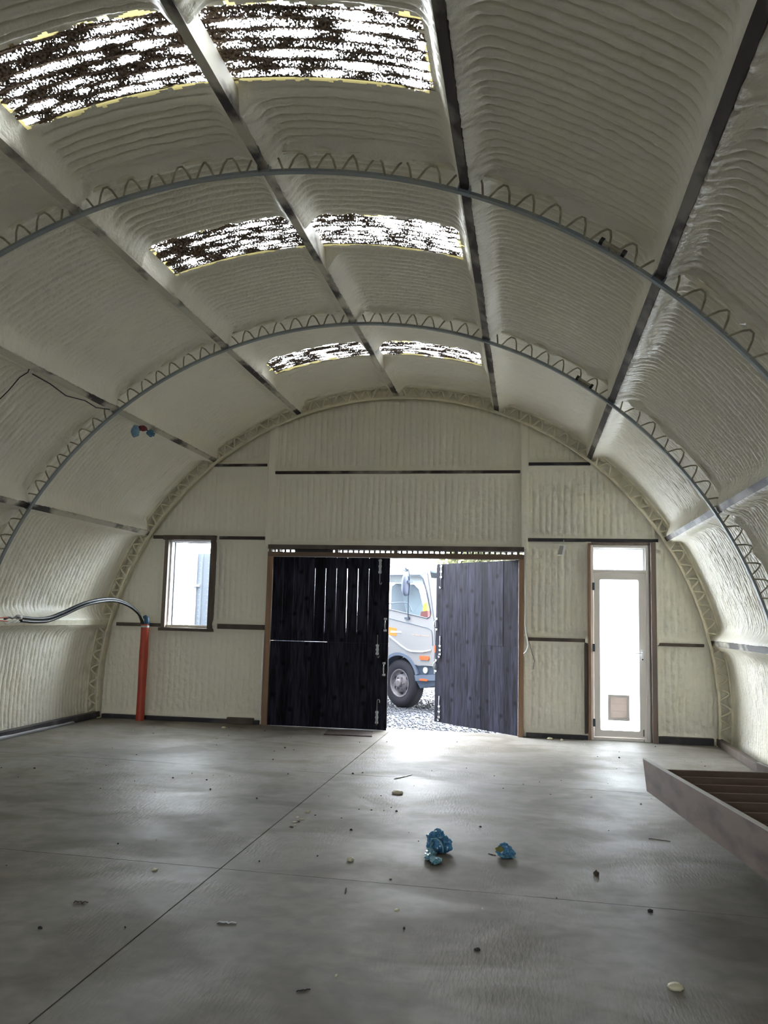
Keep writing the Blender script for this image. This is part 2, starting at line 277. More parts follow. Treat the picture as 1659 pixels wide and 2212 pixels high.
class MB:
    def __init__(s): s.v = []; s.f = []; s.mi = []; s.cur = 0
    def add(s, vs, fs):
        k = len(s.v); s.v += [tuple(p) for p in vs]; s.f += [tuple(i+k for i in f) for f in fs]; s.mi += [s.cur]*len(fs); return s
    def box(s, x0, x1, y0, y1, z0, z1, bev=0.0):
        if bev:
            b = min(bev, (x1-x0)/3, (y1-y0)/3, (z1-z0)/3); vs = []
            bm = bmesh.new(); bmesh.ops.create_cube(bm, size=1)
            for v in bm.verts: v.co = Vector((x0+(v.co.x+.5)*(x1-x0), y0+(v.co.y+.5)*(y1-y0), z0+(v.co.z+.5)*(z1-z0)))
            bmesh.ops.bevel(bm, geom=bm.edges[:], offset=b, segments=2, affect='EDGES', profile=0.5)
            bm.verts.index_update(); s.add([v.co[:] for v in bm.verts], [[v.index for v in f.verts] for f in bm.faces]); bm.free(); return s
        vs = [(x, y, z) for x in (x0, x1) for y in (y0, y1) for z in (z0, z1)]
        return s.add(vs, [(0, 1, 3, 2), (4, 6, 7, 5), (0, 4, 5, 1), (2, 3, 7, 6), (0, 2, 6, 4), (1, 5, 7, 3)])
    def hexa(s, p): # 8 points: bottom 4 ccw then top 4
        return s.add(p, [(3, 2, 1, 0), (4, 5, 6, 7), (0, 1, 5, 4), (1, 2, 6, 5), (2, 3, 7, 6), (3, 0, 4, 7)])
    def obox(s, c, ax, ay, az): # centre + half-axis vectors
        c, ax, ay, az = map(Vector, (c, ax, ay, az))
        p = [c-ax-ay-az, c+ax-ay-az, c+ax+ay-az, c-ax+ay-az, c-ax-ay+az, c+ax-ay+az, c+ax+ay+az, c-ax+ay+az]
        return s.hexa(p)
    def tube(s, pts, r, seg=8, closed=False, cap=True):
        pts = [Vector(p) for p in pts]; n = len(pts); rs = r if isinstance(r, (list, tuple)) else [r]*n
        vs = []; fs = []; t0 = (pts[1]-pts[0]).normalized()
        a = t0.orthogonal().normalized()
        for i, p in enumerate(pts):
            if closed: t = (pts[(i+1) % n]-pts[i-1]).normalized()
            else: t = (pts[min(i+1, n-1)]-pts[max(i-1, 0)]).normalized()
            a = (a-t*a.dot(t)).normalized(); b = t.cross(a)
            for k in range(seg):
                g = 2*PI*k/seg; vs.append(p+(a*math.cos(g)+b*math.sin(g))*rs[i])
        m = n if closed else n-1
        for i in range(m):
            for k in range(seg):
                j = (i+1) % n; fs.append((i*seg+k, i*seg+(k+1) % seg, j*seg+(k+1) % seg, j*seg+k))
        if cap and not closed: fs.append(tuple(range(seg))[::-1]); fs.append(tuple((n-1)*seg+k for k in range(seg)))
        return s.add(vs, fs)
    def cyl(s, a, b, r, seg=20): return s.tube([a, b], r, seg)
    def prism(s, poly, fn, d0, d1): # poly 2D points, fn(u, v, d)->3D
        n = len(poly); vs = [fn(u, v, d0) for u, v in poly]+[fn(u, v, d1) for u, v in poly]
        return s.add(vs, [tuple(range(n))[::-1], tuple(range(n, 2*n))]+[(i, (i+1) % n, n+(i+1) % n, n+i) for i in range(n)])
    def ring(s, prof, c, ax, seg=40): # lathe: prof [(radius, offset)], axis ax through c
        ax = Vector(ax).normalized(); a = ax.orthogonal().normalized(); b = ax.cross(a); c = Vector(c); n = len(prof); vs = []; fs = []
        for k in range(seg):
            g = 2*PI*k/seg; d = a*math.cos(g)+b*math.sin(g)
            vs += [c+d*r+ax*h for r, h in prof]
        for k in range(seg):
            j = (k+1) % seg
            for i in range(n-1): fs.append((k*n+i, k*n+i+1, j*n+i+1, j*n+i))
        return s.add(vs, fs)
    def build(s, name, m, parent=None, smooth=False, angle=None):
        me = bpy.data.meshes.new(name); me.from_pydata(s.v, [], s.f)
        bm = bmesh.new(); bm.from_mesh(me); bmesh.ops.recalc_face_normals(bm, faces=bm.faces[:]); bm.to_mesh(me); bm.free()
        o = link(name, me, m, parent, smooth)
        if any(s.mi): me.polygons.foreach_set('material_index', s.mi)
        if angle:
            me.polygons.foreach_set('use_smooth', [True]*len(me.polygons)); me.set_sharp_from_angle(angle=math.radians(angle))
        me.update(); return o

def sm(a, b, x):
    t = np.clip((x-a)/(b-a), 0, 1); return t*t*(3-2*t)
def vnoise(x, y, seed=0):
    g = np.random.default_rng(seed).random((256, 256)); xi = np.floor(x).astype(int); yi = np.floor(y).astype(int)
    fx = x-xi; fy = y-yi; fx = fx*fx*(3-2*fx); fy = fy*fy*(3-2*fy)
    a = g[xi % 256, yi % 256]; b = g[(xi+1) % 256, yi % 256]; c = g[xi % 256, (yi+1) % 256]; d = g[(xi+1) % 256, (yi+1) % 256]
    return (a*(1-fx)+b*fx)*(1-fy)+(c*(1-fx)+d*fx)*fy-0.5
def grid_mesh(name, P, keep, m, smooth=True, parent=None):
    """P (ny, nx, 3) grid of points, keep (ny-1, nx-1) mask of cells"""
    ny, nx = P.shape[:2]; idx = np.arange(ny*nx).reshape(ny, nx)
    q = np.stack([idx[:-1, :-1], idx[:-1, 1:], idx[1:, 1:], idx[1:, :-1]], -1)[keep]
    used = np.zeros(ny*nx, bool); used[q.ravel()] = True; remap = np.cumsum(used)-1; q = remap[q]; V = P.reshape(-1, 3)[used]
    me = bpy.data.meshes.new(name); me.vertices.add(len(V)); me.vertices.foreach_set('co', V.astype(np.float32).ravel())
    me.loops.add(q.size); me.loops.foreach_set('vertex_index', q.ravel().astype(np.int32))
    me.polygons.add(len(q)); me.polygons.foreach_set('loop_start', np.arange(0, q.size, 4, dtype=np.int32))
    me.update(calc_edges=True); me.validate()
    return link(name, me, m, parent, smooth), used
def struct(o): o['kind'] = 'structure'; return o

# ------------------------------------------------------------------ roof and side walls: foam over corrugated sheet
PITCH = 0.084
def foam_offset(y, deg):
    s = np.radians(deg)*4.3; nodes = np.radians(np.array(NODES))*4.3
    du = np.min(np.abs(s[..., None]-nodes), -1)
    arches = np.array([YA, YB, YC, YD, YE]); dv = np.min(np.abs(y[..., None]-arches), -1)
    wob = vnoise(s*3, y*3, 1)*0.05
    hp = 0.150*np.exp(-(np.maximum(du-0.035, 0)/(0.085+wob*0.6))**1.7)
    ha = 0.055*np.exp(-(dv/0.07)**2)*(1+1.2*vnoise(s*9, y*9, 2))
    fade = sm(0.07, 0.20+0.0*du, du+wob)*sm(0.05, 0.20, dv+wob)
    bay = np.select([y > YB, y > YC, y > YD], [0, 1, 2], 3)
    base = np.choose(bay, [0.008, 0.034, 0.042, 0.0])
    side = np.select([deg < 50, deg < 71, deg < 109.4, deg < 128], [1.25, 1.25, 0.8, 0.5], 0.7)
    side = np.where((bay == 0) & ((deg < 51) | (deg > 128.3)), 3.2, side)
    amp = base*side*(1+0.9*vnoise(s*0.9, y*0.9, 3))
    ph = y*PI/PITCH+vnoise(s*1.3, y*6, 4)*0.8
    hc = amp*(np.abs(np.sin(ph))**0.55-0.4)
    lump = 0.010*vnoise(s*14, y*26, 5)+0.009*vnoise(s*30, y*50, 6)+0.014*vnoise(s*2.2, y*2.2, 7)
    patchy = 0.006*np.maximum(vnoise(s*2.0, y*2.0, 9), 0)*4*vnoise(s*30, y*45, 10)
    rough = 0.022*vnoise(s*22, y*22, 8)*(np.exp(-(np.maximum(du-0.06, 0)/0.10)**2)+0.8*np.exp(-(np.maximum(dv-0.03, 0)/0.09)**2))
    off = np.maximum(hp, ha)+hc*fade+lump+patchy+rough*0.8
    for y0, y1 in SKYLIGHTS:
        dy = np.maximum(np.maximum(y0-y, y-y1), 0); dd = np.maximum(np.maximum(SKY_T[0]-deg, deg-SKY_T[1]), 0)*PI/180*4.4
        t = 1-sm(0.02, 0.09, np.hypot(dy, dd)); off = off*(1-t)-0.020*t
    return off

def roof_piece(name, d0, d1):
    ys = np.concatenate([np.arange(YREAR, 3.2, 0.06), np.arange(3.2, 11.86, 0.0098)])
    ds = np.linspace(d0, d1, int((d1-d0)*PI/180*4.4/0.030)+1)
    Yg, D = np.meshgrid(ys, ds, indexing='ij'); r = RF-foam_offset(Yg, D); a = np.radians(D)
    P = np.stack([r*np.cos(a), Yg, ZC+r*np.sin(a)], -1)
    yc = (Yg[:-1, :-1]+Yg[1:, 1:])/2; dc = (D[:-1, :-1]+D[1:, 1:])/2; keep = np.ones(yc.shape, bool)
    jit = vnoise(dc*1.5, yc*4, 12)
    for y0, y1 in SKYLIGHTS:
        keep &= ~((yc > y0+0.06*jit) & (yc < y1+0.06*jit) & (dc > SKY_T[0]+0.5*vnoise(yc*22, dc*0, 13)) & (dc < SKY_T[1]+0.5*vnoise(yc*22, dc*0+3, 14)))
    o, _ = grid_mesh(name, P, keep, 'foam'); struct(o); return o
roof_piece('wall_right', -5.4, 32.05); roof_piece('ceiling', 32.05, 147.6); roof_piece('wall_left', 147.6, 185.4)

# outer sheet ring so that the shell has thickness (openings left for the roof lights)
m_ = MB()
ysp = [YREAR-0.05]+[v for s in SKYLIGHTS for v in (s[0]-0.05, s[1]+0.05)]+[11.86]
dsp = list(np.linspace(-6, SKY_T[0]-1, 16))+list(np.linspace(SKY_T[0]-1, SKY_T[1]+1, 8))[1:]+list(np.linspace(SKY_T[1]+1, 186, 16))[1:]
for i in range(len(ysp)-1):
    for j in range(len(dsp)-1):
        if i % 2 == 1 and SKY_T[0]-1.01 < dsp[j] and dsp[j+1] < SKY_T[1]+1.01: continue
        q = [pol(r, d, y) for r in (4.475, 4.50) for y, d in ((ysp[i], dsp[j]), (ysp[i+1], dsp[j]), (ysp[i+1], dsp[j+1]), (ysp[i], dsp[j+1]))]
        m_.hexa(q)
struct(m_.build('wall_outer_sheeting', 'sheet_edge'))

for i, (y0, y1) in enumerate(SKYLIGHTS):
    ys = np.arange(y0-0.10, y1+0.10, 0.011); ds = np.linspace(SKY_T[0]-1.6, SKY_T[1]+1.6, 110)
    Yg, D = np.meshgrid(ys, ds, indexing='ij'); r = 4.43-0.012*np.sin(Yg*2*PI/0.088); a = np.radians(D)
    P = np.stack([r*np.cos(a), Yg, ZC+r*np.sin(a)], -1)
    o, used = grid_mesh('window_%d' % (i+2), P, np.ones((len(ys)-1, len(ds)-1), bool), 'skylight_sheet'); struct(o)
    tag(o, ['roof light of clogged corrugated sheet, nearest and largest', 'roof light of clogged corrugated sheet, the middle one', 'roof light of dark clogged sheet, farthest and smallest'][i])
    me = o.data; u = me.uv_layers.new(name='UVMap'); vi = np.zeros(len(me.loops), np.int32); me.loops.foreach_get('vertex_index', vi)
    U = np.stack([np.radians(D)*4.43+i*7.3, Yg], -1).reshape(-1, 2)[vi]; u.data.foreach_set('uv', U.astype(np.float32).ravel())
    e = np.minimum(np.minimum(Yg-y0, y1-Yg), np.radians(np.minimum(D-SKY_T[0], SKY_T[1]-D))*4.43)
    dk = np.clip((D-88)/16, -1, 1)*0.03+[0.115, 0.14, 0.155][i]; at2 = me.attributes.new('clog', 'FLOAT', 'POINT'); at2.data.foreach_set('value', dk.reshape(-1).astype(np.float32))
    rim = np.clip(0.55-e/0.14, -1, 1).reshape(-1); at = me.attributes.new('rim', 'FLOAT', 'POINT'); at.data.foreach_set('value', rim.astype(np.float32))

# ------------------------------------------------------------------ end wall
XPL, XPR = -1.80, 1.765
WIN = (-3.27, -2.64, 1.33, 2.54); DDR = (-1.79, 1.76, -0.1, 2.475); GDR = (2.60, 3.46, -0.1, 2.55)
def zlines(col): return {0: [0.03, 1.33, 2.585, 3.625], 1: [2.485, 3.52], 2: [0.03, 1.27, 2.57, 3.62]}[col]
def end_wall():
    xs = set(np.round(np.arange(-4.46, 4.46, 0.0105), 4)) | {WIN[0], WIN[1], DDR[0], DDR[1], GDR[0], GDR[1]}
    zs = set(np.round(np.arange(-0.04, 4.9, 0.028), 4)) | {WIN[2], WIN[3], DDR[3], GDR[3]}
    xs = np.array(sorted(xs)); zs = np.array(sorted(zs)); Zg, X = np.meshgrid(zs, xs, indexing='ij')
    col = np.select([X < XPL, X < XPR], [0, 1], 2); dh = np.full(X.shape, 9.0)
    for c in (0, 1, 2):
        d = np.min(np.abs(Zg[..., None]-np.array(zlines(c))), -1); dh = np.where(col == c, np.minimum(dh, d), dh)
    dp = np.minimum(np.abs(X-XPL), np.abs(X-XPR))
    dj = np.full(X.shape, 9.0)
    for x in WIN[:2]: dj = np.where((Zg > 1.33) & (Zg < 2.58), np.minimum(dj, np.abs(X-x)), dj)
    for x in GDR[:2]: dj = np.where((Zg < 2.57), np.minimum(dj, np.abs(X-x)), dj)
    rr = np.hypot(X, Zg-ZC); dr = np.maximum(R+0.09-rr, 0)
    wob = vnoise(X*4, Zg*4, 21)*0.05
    h = 0.055*np.exp(-(np.maximum(dh-0.03, 0)/0.045)**1.7)+0.035*np.exp(-(np.maximum(dj-0.02, 0)/0.04)**1.7)
    h = np.maximum(h, np.where(Zg > 2.45, 0.10*(1-sm(0.040, 0.062, dp+wob*0.15)), 0.035*np.exp(-(dp/0.09)**2)))
    h -= 0.085*sm(-0.09, -0.065, R-rr)*0+0.095*sm(R+0.012, R+0.04, rr)
    fade = sm(0.05, 0.13, dh+wob)*sm(0.06, 0.12, dp+wob)*sm(0.03, 0.09, dj)*sm(0.0, 0.12, dr)
    amp = 0.026*(1+0.8*vnoise(X*0.8, Zg*0.8, 22)); amp = np.where(col == 0, amp*0.45, amp); amp = np.where((col == 2) & (Zg < 1.27), amp*0.8, amp)
    amp = np.where((col == 0) & (Zg > 2.58), amp*1.4, amp)
    hc = amp*(np.abs(np.sin(X*PI/0.085+vnoise(X*5, Zg*1.4, 23)*0.9))**0.6-0.4)
    ripple = np.where(col == 2, 0.030, 0.014)*vnoise(X*24, Zg*26, 24)+0.010*vnoise(X*45, Zg*30, 25)+0.014*vnoise(X*2, Zg*2, 26)
    y = YW-h-hc*fade-ripple*(0.4+0.6*fade)
    P = np.stack([X, y, Zg], -1); xc = (X[:-1, :-1]+X[1:, 1:])/2; zc = (Zg[:-1, :-1]+Zg[1:, 1:])/2
    keep = np.hypot(xc, zc-ZC) < 4.46
    for a, b, c, d in (WIN, DDR, GDR): keep &= ~((xc > a) & (xc < b) & (zc > c) & (zc < d))
    struct(grid_mesh('wall_back', P, keep, 'foam')[0])
end_wall()
# outer skin of the end wall, with the same openings
m_ = MB()
def arc_poly(x0, x1, z0, n=14):
    pts = [(x0, z0)]+[(x1, z0)]
    for k in range(n+1):
        x = x1+(x0-x1)*k/n; pts.append((x, ZC+math.sqrt(max(4.47**2-x*x, 0))))
    return pts
wf = lambda u, v, d: (u, d, v)
for a, b, c in ((-4.45, WIN[0], -0.1), (WIN[0], WIN[1], WIN[3]), (WIN[1], DDR[0], -0.1), (DDR[0], DDR[1], 2.56), (DDR[1], GDR[0], -0.1), (GDR[0], GDR[1], GDR[3]), (GDR[1], 4.45, -0.1)):
    m_.prism(arc_poly(a, b, c), wf, 11.855, 11.88)
m_.box(WIN[0], WIN[1], 11.855, 11.88, -0.1, WIN[2])
struct(m_.build('wall_outer_end', 'sheet_edge'))
# rear wall behind the photographer, its opening added to lift the interior light
m_ = MB(); m_.prism(arc_poly(-4.45, -FILL_W, -0.1, 30), wf, YREAR-0.05, YREAR); m_.prism(arc_poly(-FILL_W, FILL_W, FILL_H, 30), wf, YREAR-0.05, YREAR); m_.prism(arc_poly(FILL_W, 4.45, -0.1, 30), wf, YREAR-0.05, YREAR); struct(m_.build('wall_rear', 'rear_wall'))

# ------------------------------------------------------------------ floor slab with sawn joints
m_ = MB(); g = 0.004
m_.box(-4.5, 4.5, YREAR, 11.86, -0.20, -0.012)
for x0, x1 in ((-4.5, -g), (g, 4.5)):
    yb = [YREAR, 2.05, 5.13, 8.37, 11.86]
    for a, b in zip(yb[:-1], yb[1:]):
        sk = 0.045  # the cross joints run slightly askew
        def yy(v, x): return v if v in (YREAR, 11.86) else v-sk*x
        ga, gb = (0 if a == YREAR else 0.0035), (0 if b == 11.86 else 0.0035)
        p = [(x0, yy(a, x0)+ga), (x1, yy(a, x1)+ga), (x1, yy(b, x1)-gb), (x0, yy(b, x0)-gb)]
        m_.hexa([(*q, -0.012) for q in p]+[(*q, 0.0) for q in p])
struct(m_.build('floor', 'concrete'))

# ------------------------------------------------------------------ lattice arches
def arc_sweep(mb, prof, t0, t1, n=150):
    vs = []; fs = []; k = len(prof)
    for i in range(n+1):
        t = t0+(t1-t0)*i/n; vs += [pol(r, t, y) for y, r in prof]
    for i in range(n):
        for j in range(k): fs.append((i*k+j, i*k+(j+1) % k, (i+1)*k+(j+1) % k, (i+1)*k+j))
    fs += [tuple(range(k))[::-1], tuple(n*k+j for j in range(k))]; mb.add(vs, fs)
def make_arch(y, label, coated, rnd):
    T0 = math.degrees(math.asin(-ZC/R)); T1 = 180-T0
    root = empty('lattice_arch', (0, y, 0)); tag(root, label, 'roof arch', 'steel lattice arches of the hut')
    W = 0.030 if coated else 0.023; cm = 'foam_coat' if coated else 'steel_blue'
    mb = MB(); arc_sweep(mb, [(-W, R-0.004 if coated else R), (W, R-0.004 if coated else R), (W, R+0.014 if coated else R+0.007), (-W, R+0.014 if coated else R+0.007)], T0, T1)
    mb.build('bottom_chord', cm, root)
    mb = MB(); arc_sweep(mb, [(-0.004, R+0.008), (0.004, R+0.008), (0.004, R+0.030), (-0.004, R+0.030)], T0, T1); mb.build('chord_rib', cm, root)
    mb = MB(); ro = 4.345; arc_sweep(mb, [(-0.02, ro), (0.02, ro), (0.02, ro+0.02), (-0.02, ro+0.02)], T0, T1, 90); mb.build('top_chord', 'foam_coat', root)
    ang = [T1+0.0]+NODES+[T0]
    for a, b in zip(ang[:-1], ang[1:]):
        nv = 7 if abs(a-b) > 18.5 and a != T1 else 6
        mb = MB(); a2 = a-0.9; b2 = b+0.9; pts = []
        for k in range(nv):
            w = (b2-a2)/nv; c = a2+w*(k+0.5); j = rnd.uniform(-.08, .08)*w
            for fr, rr in ((-0.44, 4.335), (-0.30, 4.30), (-0.13, R+0.030), (-0.05, R+0.012), (0.05, R+0.012), (0.13, R+0.030), (0.30, 4.30), (0.44, 4.335)):
                pts.append(pol(rr, c+fr*w+j, 0))
        mb.tube(pts, 0.0125 if coated else 0.0075, 7); o = mb.build('lacing_bar', 'foam_coat' if coated else 'rod', root, smooth=True)
        if coated: continue
    for t in NODES:
        mb = MB(); c = pol(R+0.022, t, 0); rad = (pol(1, t, 0)-pol(0, t, 0)); tan = Vector((-rad.z, 0, rad.x))
        for sgn in (-1, 1):
            mb = MB(); mb.obox(c+tan*0.038*sgn+rad*0.03, tan*0.004, Vector((0, 0.03 if not coated else 0.02, 0)), rad*0.05)
            mb.build('purlin_cleat', cm, root)
    for t, sx in ((T1, -1), (T0, 1)):
        mb = MB(); mb.box(sx*R-0.03 if sx < 0 else R-0.04, sx*R+0.04 if sx < 0 else R+0.03, -0.06, 0.06, 0.0, 0.012); mb.build('foot_plate', cm, root)
    return root
rnd = random.Random(3)
make_arch(YC, 'nearest steel lattice arch, crossing just below the largest roof light', False, rnd)
make_arch(YB, 'middle steel lattice arch with blue-grey bottom bar, between the two far roof lights', False, rnd)
make_arch(YA-0.045, 'foam-coated cream lattice arch standing against the end wall', True, rnd)
# couplings clamped on the two bare arches
for y, t in ((YC, 56.6), (YB, 56.2)):
    mb = MB()
    p0 = pol(R+0.045, t+1.1, y-0.015); p1 = pol(R+0.045, t-1.1, y-0.015); mb.cyl(p0, p1, 0.016, 14)
    o = mb.build('scaffold_coupler', 'rod', None, angle=40)
    for q in (p0, p1):
        c = MB(); d = (p1-p0).normalized(); c.tube([q-d*0.012, q+d*0.012], 0.025, 14); c.build('end_cap', 'black', o, angle=40)
    tag(o, 'short tube coupler on the nearest arch near the right dark purlin' if y == YC else 'short tube coupler on the middle arch near the right dark purlin', 'coupler', 'tube couplers on the arches')

# ------------------------------------------------------------------ purlins
PL = ['purlin low on the left wall, mostly buried in white foam behind the black hose',
      'purlin running along the left wall at window-head height',
      'dark patched purlin on the left haunch where the blue and red rag hangs',
      'purlin left of the roof crown, at the left ends of the roof lights',
      'crown purlin crossing the middle of every roof light',
      'purlin right of the crown, at the right ends of the roof lights',
      'widest-looking dark purlin on the right haunch, with tube couplers beside it',
      'dark purlin on the right wall level with the glass door top',
      'purlin low on the right wall at glass door handle height']
for t, lb in zip(NODES, PL):
    mb = MB(); n = 76; ys = [YREAR+0.02+(11.70-YREAR-0.02)*k/n for k in range(n+1)]; vs = []; fs = []
    a = math.radians(t); rad = Vector((math.cos(a), 0, math.sin(a))); tan = Vector((-math.sin(a), 0, math.cos(a)))
    for k, y in enumerate(ys):
        w = 0.031+rnd.uniform(-.0015, .0015)
        for r, s_ in ((R+0.036, -w), (R+0.036, w), (4.40, w), (4.40, -w)): vs.append(rad*r+tan*s_+Vector((0, y, ZC)))
    for k in range(n):
        for j in range(4): fs.append((k*4+j, k*4+(j+1) % 4, k*4+4+(j+1) % 4, k*4+4+j))
    fs += [(3, 2, 1, 0), tuple(n*4+j for j in range(4))]; mb.add(vs, fs)
    o = mb.build('roof_purlin', 'foam_coat' if t > 160 else ('purlin_sprayed' if t > 85 or t < 13 else 'purlin')); tag(o, lb, 'purlin', 'purlins running the length of the hut')

# ------------------------------------------------------------------ end-wall rails, plates
def rail(x0, x1, z0, z1, label, m='rail', y0=11.655, y1=11.735):
    mb = MB(); mb.box(x0, x1, y0, y1, z0, z1, 0.004); tag(mb.build('timber_rail', m), label, 'rail', 'rails of the end wall')
rail(-3.53, -3.37, 2.555, 2.605, 'short rail stub left of the window, at the arch', 'timber_dark')
rail(-2.53, -1.86, 2.555, 2.600, 'thin half-buried rail right of the small window head')
rail(-4.02, -3.35, 1.295, 1.345, 'brown rail stub behind the red pipe top, left of the window', 'timber_dark')
rail(-2.50, -1.81, 1.29, 1.36, 'brown rail between window sill and big door frame', 'timber_dark')
rail(-2.66, -1.87, 3.610, 3.645, 'upper rail high on the left, under the arch')
rail(-1.74, 1.71, 3.497, 3.537, 'long half-buried rail across the gable above the big doors')
rail(1.82, 2.64, 3.603, 3.643, 'upper rail high on the right, under the arch', 'rail_dark')
rail(1.815, 3.50, 2.568, 2.612, 'black rail over the glass door', 'rail_dark')
rail(1.815, 2.56, 1.245, 1.29, 'brown rail between big right door and glass door', 'timber_dark')
rail(3.47, 4.05, 1.225, 1.265, 'brown rail right of the glass door', 'timber_dark')
mb = MB(); mb.box(2.55, 2.595, 11.66, 11.735, 0.07, 1.245, 0.003)
tag(mb.build('timber_stud', 'timber_dark'), 'dark upright stud left of the glass door, lower half', 'stud')
def plate(nm, x0, x1, h, m='rail_dark'):
    mb = MB(); mb.box(x0, x1, 11.62, 11.74, 0.0, h, 0.004); struct(mb.build(nm, m))
plate('baseboard_back', -4.14, -1.83, 0.055); plate('baseboard_back', 1.80, 2.59, 0.055); plate('baseboard_back', 3.47, 4.14, 0.085)
for nm, sx in (('baseboard_left', -1), ('baseboard_right', 1)):
    mb = MB(); xs = (4.165, 4.24); mb.box(min(sx*xs[0], sx*xs[1]), max(sx*xs[0], sx*xs[1]), 5.6 if sx > 0 else 3.0, 11.62, 0.0, 0.09, 0.006); struct(mb.build(nm, 'timber_dark' if sx > 0 else 'rail_dark'))
# loose brown block on the left plate
mb = MB(); mb.box(-2.28, -1.90, 11.60, 11.66, 0.0, 0.085, 0.006); tag(mb.build('wood_offcut', 'timber_dark'), 'brown timber offcut on the floor left of the big door frame', 'wood offcut')
# white lining sheet turned up along the right wall
mb = MB(); vs = []; fs = []
for k in range(24):
    y = 5.3+(8.4-5.3)*k/23; dz = 0.012*math.sin(y*9); vs += [(4.03, y, 0.002), (4.12+dz*0.4, y, 0.085+dz), (4.17, y, 0.16+dz), (4.185, y, 0.16+dz), (4.13+dz*0.4, y, 0.075+dz), (4.04, y, 0.0)]
for k in range(23):
    for j in range(6): fs.append((k*6+j, k*6+(j+1) % 6, k*6+6+(j+1) % 6, k*6+6+j))
fs += [(5, 4, 3, 2, 1, 0), tuple(23*6+j for j in range(6))]; mb.add(vs, fs)
tag(mb.build('membrane_flap', 'plastic_pale', smooth=True), 'pale lining flap turned up at the foot of the right wall behind the staircase', 'lining')
mb = MB(); vs = []; fs = []
for k in range(30):
    y = 8.2+(10.9-8.2)*k/29; dz = 0.02*math.sin(y*7)+0.01*math.sin(y*17); w = 0.06*(1-abs(k/29-0.4)); w *= 0.5; dz *= 0.4; vs += [(-4.14+dz, y, 0.002), (-4.16, y, 0.02+w*.5+dz*0.5), (-4.175, y, 0.035+w*.5), (-4.185, y, 0.03+w*.5), (-4.172, y, 0.015+w*0.4+dz*0.5), (-4.15+dz, y, 0.0)]
for k in range(29):
    for j in range(6): fs.append((k*6+j, k*6+(j+1) % 6, k*6+6+(j+1) % 6, k*6+6+j))
fs += [(5, 4, 3, 2, 1, 0), tuple(29*6+j for j in range(6))]; mb.add(vs, fs)
tag(mb.build('membrane_flap', 'membrane_grey', smooth=True), 'grey lining flap loose at the foot of the left wall', 'lining')

# ------------------------------------------------------------------ window in the end wall
w = empty('window_1', (0, 0, 0)); struct(w)
x0, x1, z0, z1 = WIN
mb = MB(); mb.box(x0-0.06, x0, 11.62, 11.80, z0-0.04, z1, .004); mb.build('jamb', 'timber_grey', w)
mb = MB(); mb.box(x1, x1+0.06, 11.62, 11.80, z0-0.04, z1, .004); mb.build('jamb', 'timber_dark', w)
mb = MB(); mb.box(x0-0.09, x1+0.07, 11.615, 11.80, z1, z1+0.065, .004); mb.build('lintel', 'timber_dark', w)
mb = MB(); mb.box(x0-0.09, x1+0.07, 11.61, 11.80, z0-0.085, z0-0.04, .004); mb.build('sill', 'timber_dark', w)
mb = MB()
for a, b, c, d in ((x0, x0+0.022, z0-0.04, z1), (x1-0.018, x1, z0-0.04, z1), (x0+.022, x1-.018, z1-0.022, z1), (x0+.022, x1-.018, z0-0.04, z0-0.012)): mb.box(a, b, 11.70, 11.84, c, d)
mb.build('frame', 'white_frame', w)
mb = MB()
for a, b, c, d in ((x0+0.022, x0+0.034, z0-0.012, z1-0.022), (x1-0.026, x1-0.018, z0-0.012, z1-0.022), (x0+.034, x1-.026, z1-0.032, z1-0.022), (x0+.034, x1-.026, z0-0.012, z0-0.002)): mb.box(a, b, 11.80, 11.83, c, d)
mb.build('gasket', 'black', w)
mb = MB(); mb.box(x0+0.03, x1-0.02, 11.812, 11.818, z0-0.005, z1-0.028); mb.build('pane', 'glass_clear', w)

# ------------------------------------------------------------------ big double doors
DX0, DX1, DH = -1.705, 1.69, 2.315
f = empty('door_frame', (0, 0, 0)); f.name = 'trim_1'; struct(f)
mb = MB(); mb.box(-1.785, DX0-0.002, 11.60, 11.79, 0, DH+0.005, .004); mb.build('door_post', 'timber', f)
mb = MB(); mb.box(DX1+0.005, 1.765, 11.60, 11.79, 0, DH+0.005, .004); mb.build('door_post', 'timber', f)
mb = MB(); mb.box(-1.785, 1.765, 11.60, 11.79, DH+0.005, 2.385, .004); mb.build('lower_lintel', 'lintel', f)
mb = MB(); mb.box(-1.785, 1.765, 11.60, 11.79, 2.425, 2.485, .004); mb.build('upper_lintel', 'timber_dark', f)
for x in (-1.775, -1.655, -0.83, 0.0, 0.83, 1.67):
    mb = MB(); mb.box(x, x+0.04+(0.01 if abs(x) < 1 else -0.005), 11.62, 11.78, 2.385, 2.425); mb.build('packer', 'timber_grey', f)
# corrugated cladding end seen in the slot: dark sheet with trapezoid ribs that leave daylight gaps
mb = MB(); x = -1.75; k = 0
while x < 1.74:
    wv = 0.046
    top = 2.412+0.003*math.sin(k*2.3); bot = 2.385
    if -1.45 < x < -0.98: mb.box(x, x+0.076, 11.83, 11.85, 2.36, 2.45)
    mb.hexa([(x, 11.80, 2.36), (x+0.018, 11.80, 2.36), (x+0.018, 11.81, 2.36), (x, 11.81, 2.36), (x-0.010, 11.80, 2.46), (x+0.028, 11.80, 2.46), (x+0.028, 11.81, 2.46), (x-0.010, 11.81, 2.46)])
    x += 0.076; k += 1
mb.box(-1.77, 1.76, 11.82, 11.86, 2.428, 2.58)
mb.build('cladding_edge', 'sheet_edge', f)
mb = MB(); mb.cyl((1.70, 11.612, 0.02), (1.70, 11.612, 2.29), 0.006, 8); mb.build('door_seal', 'debris_white', f)

